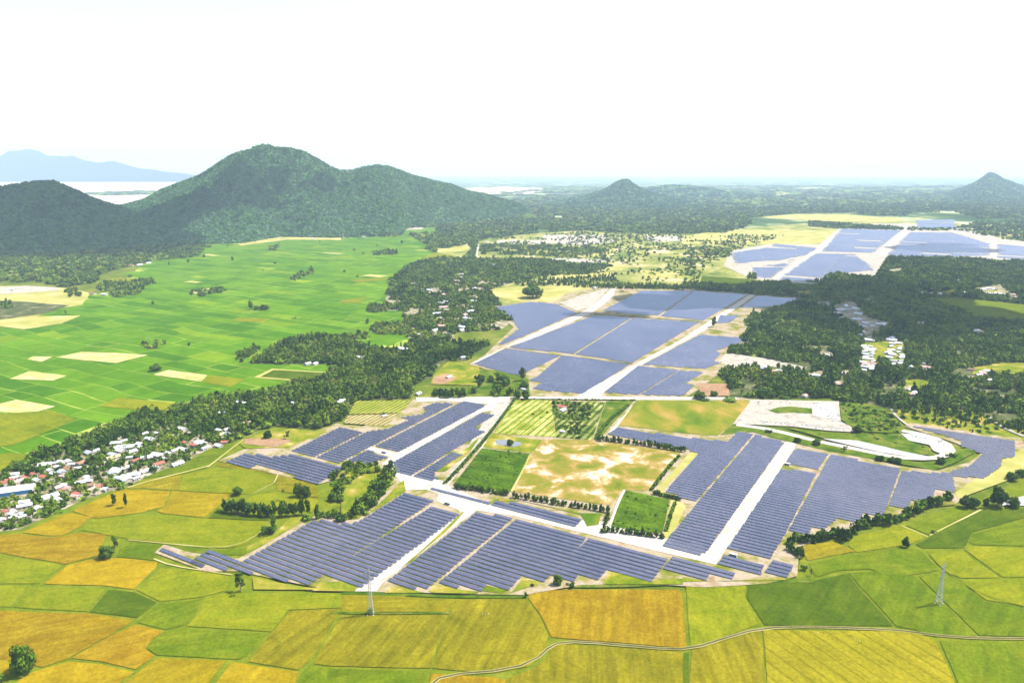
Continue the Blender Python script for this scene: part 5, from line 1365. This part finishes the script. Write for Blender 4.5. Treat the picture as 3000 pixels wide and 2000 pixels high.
# white egrets in the plots and one bird in the sky
def bird(name, loc, s, rz, mat, label, cat, group, flying=False):
    root = empty(name, loc, rz)
    tag(root, label, cat, group)
    v, f = [], []
    for i, (xx, r, z) in enumerate([(-0.5, 0.02, 0.32), (-0.3, 0.12, 0.36), (0, 0.17, 0.40), (0.25, 0.11, 0.46), (0.36, 0.05, 0.60), (0.42, 0.045, 0.76), (0.52, 0.05, 0.80), (0.70, 0.01, 0.77)]):
        for k in range(6):
            a = k * math.pi / 3
            v.append((xx * s, r * math.cos(a) * s, (z + r * math.sin(a)) * s))
        if i:
            for k in range(6): f.append(((i - 1) * 6 + k, (i - 1) * 6 + (k + 1) % 6, i * 6 + (k + 1) % 6, i * 6 + k))
    f += [tuple(range(5, -1, -1)), tuple(range(len(v) - 6, len(v)))]
    link('body', mesh_from('body', v, f, True), mat, root)
    for sy in (-1, 1):
        mb = MB()
        if flying:
            mb.v += [(0.2 * s, sy * 0.1 * s, 0.46 * s), (-0.2 * s, sy * 0.1 * s, 0.46 * s), (-0.15 * s, sy * 0.7 * s, 0.62 * s), (0.2 * s, sy * 0.65 * s, 0.64 * s), (-0.12 * s, sy * 1.3 * s, 0.5 * s)]
            mb.f += [(0, 1, 2, 3), (3, 2, 4)]
            link('wing', mb.mesh('wing'), mat, root)
        else:
            mb.bar((0, sy * 0.07 * s, 0), (0, sy * 0.07 * s, 0.3 * s), 0.02 * s)
            link('leg', mb.mesh('leg'), M['dark'], root)
    return root


for k, (u, v) in enumerate([(1413, 1797), (1422, 1799), (1432, 1798), (1440, 1804), (2505, 1872), (2512, 1876), (2519, 1879), (1336, 1963), (1735, 1884), (2396, 1853), (2880, 1661), (2886, 1664)]):
    x, y = G(u, v, 0.6)
    place = ['olive striped paddy'] * 4 + ['drilled yellow paddy'] * 3 + ['muddy ditch bank by the brown strip', 'ditch bank below the brown paddy', 'ditch bank below the deep green plot', 'lime paddy', 'lime paddy'][k - 7:k - 6]
    pl = place[k] if k < 7 else place[-1]
    n_ = {0: 'first', 1: 'second', 2: 'third', 3: 'fourth', 4: 'first', 5: 'second', 6: 'third', 10: 'first', 11: 'second'}.get(k)
    lab = f"white egret standing on the {pl}" + (f", {n_} along its line" if n_ else '')
    bird('egret', (x, y, 0.75), 1.0, random.uniform(0, 6), M['feather'], lab, 'bird', 'egrets in the paddies')
d_ = 260.0
k_ = (1000 - 259) / F_PX
bird('bird', ((2523 - 1500) / F_PX * d_, d_ * CP + k_ * d_ * SP, CAM_H - d_ * SP + k_ * d_ * CP), 0.8, R(200), M['tanfeather'], 'small tan bird gliding alone high in the white sky', 'bird', None, True)

# ------------------------------------------------------------------ fill the woods
W1B = T('d', [(0, 905), (150, 850), (230, 780), (400, 735), (500, 690), (750, 585), (900, 525), (1000, 470), (1130, 490), (1320, 425), (1500, 440), (1500, 640), (1350, 640), (1250, 560), (1100, 600), (900, 680), (640, 760), (400, 800), (250, 830), (100, 910)])
MIX_V = [0.45, 0.12, 0.13, 0.22, 0.08]
MIX_W = [0.60, 0.14, 0.12, 0.06, 0.08]
scatter('village', W1, 6.6, (5.0, 10.5), (5.5, 10), MIX_V, 0.8, seed=1)
scatter('village', W1B, 8.5, (8, 13.5), (8, 13), [0.62, 0.12, 0.1, 0.1, 0.06], 0.85, seed=2)
scatter('belt', W2, 8.2, (7, 15.5), (7, 14), MIX_W, 0.9, seed=3)
for k, pts in enumerate((T('e', [(970, 742), (1300, 782), (1170, 1042), (780, 985)]), T('e', [(1960, 1032), (2262, 1098), (2212, 1330), (1842, 1282)]))):
    scatter('crop', pts, 3.4, (1.8, 3.6), (2.2, 3.8), [0.12, 0, 0.08, 0, 0.8], 0.6, seed=60 + k)
scatter('crop', T('f', [(1090, 440), (1250, 440), (1430, 490), (1500, 600), (1440, 640), (1200, 620)]), 5, (2.5, 5), (3, 7), [0.2, 0, 0.2, 0, 0.6], 0.5, clump=0.3, seed=63)
scatter('belt', W4, 9.5, (8, 14), (9, 14), MIX_W, 0.80, clump=0.18, seed=4)
scatter('belt', T('b', [(200, 1335), (240, 1290), (380, 1285), (470, 1320), (470, 1370), (250, 1360)]), 9, (7, 12), (8, 12), MIX_W, 0.95, seed=5)
scatter('belt', T('b', [(170, 1195), (220, 1160), (300, 1170), (330, 1205), (300, 1215), (180, 1212)]), 9, (8, 14), (8, 11), MIX_W, 0.7, seed=6)
scatter('belt', T('b', [(0, 1370), (180, 1350), (180, 1395), (0, 1395)]), 9, (7, 11), (7, 10), MIX_W, 0.6, seed=7)
scatter('belt', T('d', [(1630, 140), (1640, 90), (1750, 30), (1790, 60), (1700, 120), (1660, 150)]), 8, (7, 12), (7, 10), MIX_W, 0.8, seed=8)
scatter('forest', W3, 8.8, (7, 16), (7.5, 15), [0.66, 0.12, 0.12, 0.02, 0.08], 0.95, clump=0.12, seed=9)
scatter('forest', W3B, 11, (4, 9), (5, 9), [0.3, 0.1, 0.25, 0.0, 0.35], 0.55, clump=0.4, seed=10)
scatter('forest', [(2610, 1203), (2765, 1193), (2893, 1223), (3160, 1290), (3160, 1315), (2900, 1250), (2700, 1212)], 9, (7, 11), (6, 9), [0.4, 0.2, 0.35, 0, 0.05], 0.7, seed=11)
scatter('treeline', [(1670, 842), (1760, 838), (1850, 838), (2000, 840), (2190, 850), (2190, 862), (2030, 850), (1880, 848), (1770, 846)], 10, (9, 16), (7, 11), [0.4, 0.4, 0.15, 0, 0.05], 0.85, seed=12)
scatter('treeline', [(2180, 850), (2340, 858), (2350, 872), (2200, 864)], 9, (9, 15), (8, 12), MIX_W, 0.9, seed=13)
scatter('grove', T('e', [(-260, 1230), (-100, 1200), (30, 1220), (160, 1080), (290, 930), (370, 850), (395, 890), (350, 980), (250, 1120), (120, 1250), (-40, 1260), (-260, 1280)]), 7.0, (9, 14), (8.5, 12), [0.7, 0.15, 0.1, 0, 0.05], 0.95, seed=14)
scatter('grove', T('e', [(0, 830), (120, 840), (260, 850), (290, 915), (110, 930), (30, 1010), (-20, 1000), (-110, 940), (-30, 870)]), 8.0, (6, 11), (7, 11), [0.6, 0.1, 0.15, 0.05, 0.1], 0.75, seed=15)
scatter('grove', T('e', [(-100, 1000), (40, 960), (60, 1040), (10, 1110), (-90, 1100)]), 8.5, (7, 12), (8, 11), [0.7, 0.1, 0.15, 0.0, 0.05], 0.7, seed=16)
scatter('orchard', T('e', [(1460, 420), (1740, 430), (1700, 560), (1640, 680), (1480, 600)]), 6, (3, 6.5), (4.5, 8), [0.5, 0, 0.1, 0, 0.4], 0.8, clump=0.30, seed=17)
scatter('orchard', T('e', [(1220, 410), (1440, 425), (1460, 640), (1100, 640)]), 9, (2, 3.5), (3, 5), [0.2, 0, 0.1, 0, 0.7], 0.30, seed=18)
scatter('orchard', T('f', [(1100, 440), (1430, 490), (1500, 600), (1440, 640), (1200, 620)]), 9, (4, 7), (6, 10), [0.3, 0, 0.2, 0, 0.5], 0.5, clump=0.3, seed=19)
scatter('orchard', T('f', [(1250, 640), (1500, 640), (1560, 700), (1720, 750), (1640, 790), (1400, 720)]), 9, (3, 6), (5, 9), [0.3, 0, 0.2, 0, 0.5], 0.4, clump=0.4, seed=20)
scatter('foot', T('a', [(-100, 830), (0, 815), (400, 795), (640, 760), (860, 760), (1200, 740), (1450, 760), (1350, 830), (1000, 870), (860, 900), (670, 960), (660, 1010), (430, 1040), (270, 1000), (0, 1010), (-100, 1010)]), 14, (9, 17), (12, 19), MIX_W, 0.8, clump=0.25, seed=21)
scatter('foot', T('a', [(670, 1045), (720, 1010), (900, 1010), (1050, 985), (1060, 1010), (1000, 1030), (960, 1085), (940, 1090), (800, 1110), (720, 1070)]), 12, (9, 15), (10, 16), MIX_W, 0.9, seed=22)
scatter('foot', T('a', [(450, 1060), (560, 1050), (560, 1110), (460, 1110)]), 12, (10, 16), (9, 14), MIX_W, 0.5, seed=23)
scatter('foot', T('a', [(-50, 1150), (80, 1140), (90, 1190), (-50, 1190)]), 10, (8, 12), (9, 13), MIX_W, 0.5, seed=24)
for k, (t, pts) in enumerate([('a', [(1310, 1075), (1540, 1040), (1545, 1070), (1400, 1110), (1320, 1100)]), ('a', [(1990, 975), (2160, 915), (2165, 945), (2030, 995)]), ('b', [(215, 795), (380, 790), (385, 815), (220, 820)]), ('a', [(1860, 760), (1920, 750), (1900, 790), (1860, 790)]), ('d', [(985, 20), (1140, 12), (1150, 50), (990, 52)])]):
    scatter('islet', T(t, pts), 13, (9, 15), (9, 14), MIX_W, 0.55, seed=30 + k)
scatter('lone', LEFT[8:], 190, (8, 14), (7, 11), MIX_W, 0.35, seed=36)
scatter('foot', T('a', [(1640, 735), (1900, 690), (2352, 690), (2352, 640), (1900, 640), (1640, 700)]), 18, (10, 17), (13, 20), MIX_W, 0.75, clump=0.3, seed=37)
scatter('foot', T('b', [(0, 640), (430, 600), (830, 570), (850, 615), (430, 632), (400, 690), (0, 695)]), 18, (10, 17), (13, 20), MIX_W, 0.75, clump=0.25, seed=38)
scatter('plain', T('b', [(580, 775), (680, 690), (860, 650), (940, 720), (920, 830), (870, 880), (840, 840), (900, 790), (880, 740), (680, 740), (650, 800)]), 14, (10, 16), (12, 18), MIX_W, 0.8, seed=39)
scatter('plain', T('b', [(960, 745), (1300, 755), (1700, 760), (1870, 790), (1600, 830), (1300, 822), (960, 810)]), 16, (8, 14), (11, 17), MIX_W, 0.7, clump=0.3, seed=40)
scatter('plain', T('b', [(960, 860), (1150, 870), (1400, 890), (1700, 880), (1880, 890), (1700, 950), (1400, 960), (1200, 1010), (1000, 1010)]), 12, (9, 15), (10, 15), MIX_W, 0.75, clump=0.25, seed=41)
scatter('plain', T('b', [(1500, 990), (1900, 950), (1900, 1000), (1550, 1030), (1200, 1030), (1200, 990)]), 13, (9, 15), (8, 12), [0.4, 0.35, 0.2, 0, 0.05], 0.5, seed=42)
scatter('plain', T('c', [(0, 1010), (430, 1040), (740, 1000), (780, 1090), (430, 1075), (0, 1050)]), 11, (9, 15), (8, 13), MIX_W, 0.65, seed=43)
scatter('plain', [(1430, 700), (1700, 680), (2100, 690), (2300, 690), (2200, 720), (2140, 740), (2000, 850), (1850, 838), (1440, 800)], 25, (6, 12), (7, 13), [0.4, 0.1, 0.25, 0, 0.25], 0.5, clump=0.32, seed=44)
scatter('plain', T('c', [(100, 760), (380, 770), (330, 830), (150, 850), (60, 900), (0, 900), (0, 800)]), 22, (6, 11), (9, 14), [0.5, 0.05, 0.2, 0, 0.25], 0.5, seed=45)
scatter('plain', T('c', [(925, 960), (950, 930), (1050, 925), (1090, 960), (1010, 985)]), 13, (12, 18), (12, 18), MIX_W, 0.9, seed=46)
scatter('plain', T('c', [(440, 960), (500, 950), (500, 985), (440, 985)]), 16, (12, 20), (10, 16), MIX_W, 0.7, seed=47)
FARW = [(1200, 690), (1342, 660), (1500, 605), (1640, 596), (1900, 605), (2300, 605), (2500, 600), (3160, 592), (3160, 640), (2870, 640), (2800, 622), (2680, 622), (2640, 636), (2480, 624), (2330, 624), (2200, 640), (2200, 662), (2120, 682), (1900, 686), (1700, 676), (1560, 684), (1430, 700), (1290, 733)]
scatter('far', FARW, 24, (10, 19), (18, 30), [0.8, 0.06, 0.08, 0, 0.06], 0.9, clump=0.33, seed=48)
scatter('far', [(1330, 602), (1640, 572), (2300, 572), (2700, 572), (3160, 570), (3160, 592), (2500, 600), (1900, 605), (1500, 606)], 55, (13, 24), (40, 75), [0.9, 0, 0.1, 0, 0], 0.8, clump=0.42, seed=49)
scatter('far', [(1400, 575), (1640, 548), (2300, 545), (3160, 545), (3160, 570), (2300, 572), (1640, 574)], 130, (15, 28), (90, 200), [1, 0, 0, 0, 0], 0.8, clump=0.45, seed=50)
scatter('far', [(2370, 650), (2640, 668), (2645, 675), (2500, 674), (2370, 664)], 15, (10, 16), (12, 17), MIX_W, 0.6, seed=51)
scatter('far', [(2780, 672), (2860, 650), (3160, 640), (3160, 720), (2960, 705), (2880, 690)], 24, (8, 14), (12, 20), MIX_W, 0.5, clump=0.3, seed=52)
scatter('far', [(2660, 668), (2780, 668), (2780, 676), (2660, 676)], 20, (10, 14), (14, 20), MIX_W, 0.5, seed=53)
scatter('far', T('a', [(600, 390), (1080, 375), (1060, 400), (650, 410)]), 110, (12, 20), (70, 130), [1, 0, 0, 0, 0], 0.5, seed=54)

LT = [t for t in LAND_TREES]
A = np.array([t[:5] for t in LT])
zones = np.array([t[5] for t in LT])
ok = np.ones(len(A), bool)
for hx, hy, hr, hf in HOUSE_XY:
    # keep roofs clear, and the sight line to them just in front
    dx = A[:, 0] - hx - (A[:, 1] - hy) * hx / hy; dy = A[:, 1] - hy
    ok &= ~((np.abs(dx) < hr + 0.8) & (dy < hr * 0.6 + 1.5) & (dy > -hr * 0.6 - hf))
for fx, fy, fr in FOOT:
    ok &= np.hypot(A[:, 0] - fx, A[:, 1] - fy) > fr + 1.5
A = A[ok]; zones = zones[ok]
dep = depth(A[:, 0], A[:, 1])
pxh = A[:, 2] / dep * F_PX
uu, vv = to_px(A[:, 0], A[:, 1])
infr = (uu > 5) & (uu < 2995) & (vv < 1990)
quota = max(0, 296 - N_TREES)
size = A[:, 2] * A[:, 3] / dep ** 2 * np.where((A[:, 4] == 3) & (zones == 'village'), 2.0, 1.0) * infr * np.isin(zones, ['village', 'grove', 'belt', 'lone', 'islet', 'forest'])
order = np.argsort(-size)[:quota]
ZL = dict(village=('among the houses of the paddy village', 'trees of the paddy village'), grove=('in the grove wedged between the solar blocks', 'trees of the grove between solar blocks'), belt=('in the dark belt above the vineyard', 'trees of the dark belt'),
          lone=('scattered over the open paddies', 'lone paddy trees'), islet=('on a small islet in the paddies', 'paddy islet trees'), forest=('in the broad forest beyond the sand pit', 'forest trees'))
KW = dict(round='round leafy tree', tall='slim upright tree', airy='open feathery tree', palm='palm with drooping fronds', bush='low leafy shrub')
for i in order:
    x, y, h, w, kd = A[i]
    k = KINDS[int(kd)]
    phrase, grp = ZL[zones[i]]
    make_tree(x, y, h, w, k, f"{KW[k]} {phrase}", grp + ' ' + KW[k], 1, 0.4, tone=random.uniform(0.05, 0.75))
rest = np.ones(len(A), bool); rest[order] = False
print('trees', len(A), 'things', N_TREES, {z: int((zones == z).sum()) for z in set(zones)})

# crowns on the hill slopes
HT = []
hrg = np.random.default_rng(5)
for gi, (g_, n, hs_, ws_) in enumerate(zip(HILLS, (12000, 30000, 5000, 900, 4500, 0), ((8, 15), (9, 17), (11, 20), (16, 30), (11, 20), (1, 1)), ((11, 19), (12, 20), (18, 30), (50, 90), (18, 30), (1, 1)))):
    nu, ns, _ = g_.shape
    # weight the cells by their true area
    ex = g_[1:, :-1] - g_[:-1, :-1]; ey = g_[:-1, 1:] - g_[:-1, :-1]
    ar = np.linalg.norm(np.cross(ex, ey), axis=2); ar[:, int(ns * 0.74):] = 0
    if n == 0: continue
    c = hrg.choice(ar.size, n, p=(ar / ar.sum()).ravel())
    i, j = np.unravel_index(c, ar.shape)
    a = hrg.random((n, 1)); b_ = hrg.random((n, 1))
    p = g_[i, j] * (1 - a) * (1 - b_) + g_[i + 1, j] * a * (1 - b_) + g_[i, j + 1] * (1 - a) * b_ + g_[i + 1, j + 1] * a * b_
    dn = np.array([mnoise.noise(Vector((q[0] / 130, q[1] / 260, 3.0))) for q in p])
    keep = (dn + hrg.normal(0, 0.25, n)) > -0.55
    p = p[keep]; n = len(p)
    HT.append((p, hrg.uniform(*hs_, n), hrg.uniform(*ws_, n)))


def mass(name, label, P, H, W, K, lod, tint, zoff=-0.5, leaf='leaf_mass'):
    out, tt = [], []
    rg = np.random.default_rng(len(P))
    var = rg.integers(0, NVAR, len(P)); ang = rg.uniform(0, 6.283, len(P))
    for kd in range(len(KINDS)):
        for l in range(1, 5):
            for v_ in range(NVAR):
                sel = np.where((K == kd) & (lod == l) & (var == v_))[0]
                if not len(sel): continue
                pr = proto(KINDS[kd], l, v_).reshape(-1, 3)
                c, s = np.cos(ang[sel])[:, None], np.sin(ang[sel])[:, None]
                X = pr[None, :, 0] * W[sel, None]; Y = pr[None, :, 1] * W[sel, None]; Z = pr[None, :, 2] * H[sel, None]
                V = np.stack([X * c - Y * s + P[sel, 0, None], X * s + Y * c + P[sel, 1, None], Z + P[sel, 2, None] + zoff], 2)
                out.append(V.reshape(-1, 3).astype(np.float32))
                tt.append(np.repeat(tint[sel].astype(np.float32), pr.shape[0]))
    V = np.concatenate(out); t = np.concatenate(tt)
    me = mesh_quads(name, V)
    at = me.attributes.new('tint', 'FLOAT', 'POINT'); at.data.foreach_set('value', t)
    me.materials.append(M[leaf])
    print(name, len(P), 'plants', len(V) // 4, 'quads')
    return tag(link(name, me), label, 'trees', kind='stuff')


AR = A[rest]; pr_ = pxh[rest]
lod = np.where(pr_ > 17, 1, np.where(pr_ > 10, 2, np.where(pr_ > 5.5, 3, 4)))
P = np.concatenate([np.stack([AR[:, 0], AR[:, 1], np.full(len(AR), 0.3)], 1)] + [h[0] for h in HT])
H_ = np.concatenate([AR[:, 2]] + [h[1] for h in HT]); W_ = np.concatenate([AR[:, 3]] + [h[2] for h in HT])
K_ = np.concatenate([AR[:, 4].astype(int)] + [np.zeros(len(h[0]), int) for h in HT])
L_ = np.concatenate([lod] + [np.full(len(h[0]), 3 if k < 2 else 4) for k, h in enumerate(HT)])
tn0 = np.array([0.5 + 0.85 * mnoise.noise(Vector((a / 45, b_ / 70, 4.0))) + 0.45 * mnoise.noise(Vector((a / 260, b_ / 420, 8.0))) for a, b_ in P[:, :2]])
tn = np.clip(0.5 * np.random.default_rng(3).random(len(P)) + 0.62 * tn0 - 0.06, 0, 1)
_nh = sum(len(h[0]) for h in HT[:2])
_h0 = len(AR)
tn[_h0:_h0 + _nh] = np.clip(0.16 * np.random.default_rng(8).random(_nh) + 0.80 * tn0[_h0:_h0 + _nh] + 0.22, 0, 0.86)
q_ = np.arange(len(P)) < _h0
mass('woodland', 'dense woods of the belts, the villages and the plain', P[q_], H_[q_], W_[q_], K_[q_], L_[q_], tn[q_])
q_ = ~q_
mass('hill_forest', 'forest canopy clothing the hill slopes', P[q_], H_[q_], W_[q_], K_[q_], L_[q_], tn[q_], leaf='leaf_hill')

# ------------------------------------------------------------------ clouds high above the frame, whose shade lies on the land
def cloud(u, v, rx, ry, alt, zs=0.0, n=16, seed=0, label='', world=False):
    rg = np.random.default_rng(seed)
    x, y = (u, v) if world else G(u, v, zs)
    k = (alt - zs) / SUN_DIR.z
    cx, cy = x + SUN_DIR.x * k, y + SUN_DIR.y * k
    vs, fs = [], []
    import bmesh
    for i in range(n):
        a = rg.uniform(0, 6.28); q = math.sqrt(rg.random()) * 0.72
        px_, py_ = q * math.cos(a) * rx, q * math.sin(a) * ry
        r = rg.uniform(0.30, 0.5)
        bm = bmesh.new(); bmesh.ops.create_icosphere(bm, subdivisions=3, radius=1.0)
        base = len(vs)
        for vv_ in bm.verts:
            c = vv_.co.copy()
            nz = 1 + 0.22 * mnoise.noise(c * 2.2 + Vector((i, seed, 0)))
            z = c.z * nz * min(rx, ry) * r * 0.55
            if z < 0: z *= 0.35
            vs.append((cx + px_ + c.x * nz * rx * r, cy + py_ + c.y * nz * ry * r, alt + z + rg.uniform(-2, 2)))
        fs += [tuple(base + w_.index for w_ in f.verts) for f in bm.faces]
        bm.free()
    o = link('cloud', mesh_from('cloud', vs, fs, True), M['cloud'])
    return tag(o, label, 'cloud', kind='stuff')


cloud(2590, 895, 370, 520, 1350, n=22, seed=1, label='broad white cumulus over the right forest')
cloud(2330, 868, 270, 300, 1350, n=14, seed=2, label='cumulus beside the broad one over the right forest')
cloud(2010, 884, 240, 240, 1500, n=12, seed=3, label='small flat cumulus over the second solar farm')
cloud(1770, 924, 130, 70, 1450, n=8, seed=4, label='smallest cumulus over the second solar farm')
cloud(2760, 726, 330, 250, 1900, n=12, seed=5, label='thin cumulus over the far solar fields')
cloud(-2650, 4050, 950, 800, 2100, zs=150, n=26, seed=6, label='huge cumulus over the dark left hill', world=True)
cloud(-2050, 4850, 560, 300, 2100, zs=150, n=16, seed=7, label='long cumulus over the saddle between the hills', world=True)
cloud(-1330, 5350, 170, 200, 2400, zs=330, n=9, seed=8, label='small cumulus over the main hill shoulder', world=True)
cloud(-1650, 5200, 120, 140, 2400, zs=330, n=7, seed=18, label='smallest cumulus over the main hill slope', world=True)
cloud(2260, 845, 260, 120, 1500, n=10, seed=9, label='small cumulus over the forest tip')

# ------------------------------------------------------------------ haze: one box of thin blue air round everything on the ground
mb = MB(); mb.box((-95000, -90000, -1.5), (95000, 95000, 1240))
hz = bpy.data.materials.new('haze'); hz.use_nodes = True
hn = hz.node_tree; hn.nodes.clear()
pv = hn.nodes.new('ShaderNodeVolumePrincipled')
pv.inputs['Color'].default_value = (*HAZE_COLOR, 1); pv.inputs['Density'].default_value = HAZE_DENSITY; pv.inputs['Anisotropy'].default_value = 0.0
ho = hn.nodes.new('ShaderNodeOutputMaterial')
hn.links.new(pv.outputs[0], ho.inputs['Volume'])
tag(link('haze', mb.mesh('haze'), hz), 'pale blue haze lying over the whole plain', 'haze', kind='stuff')
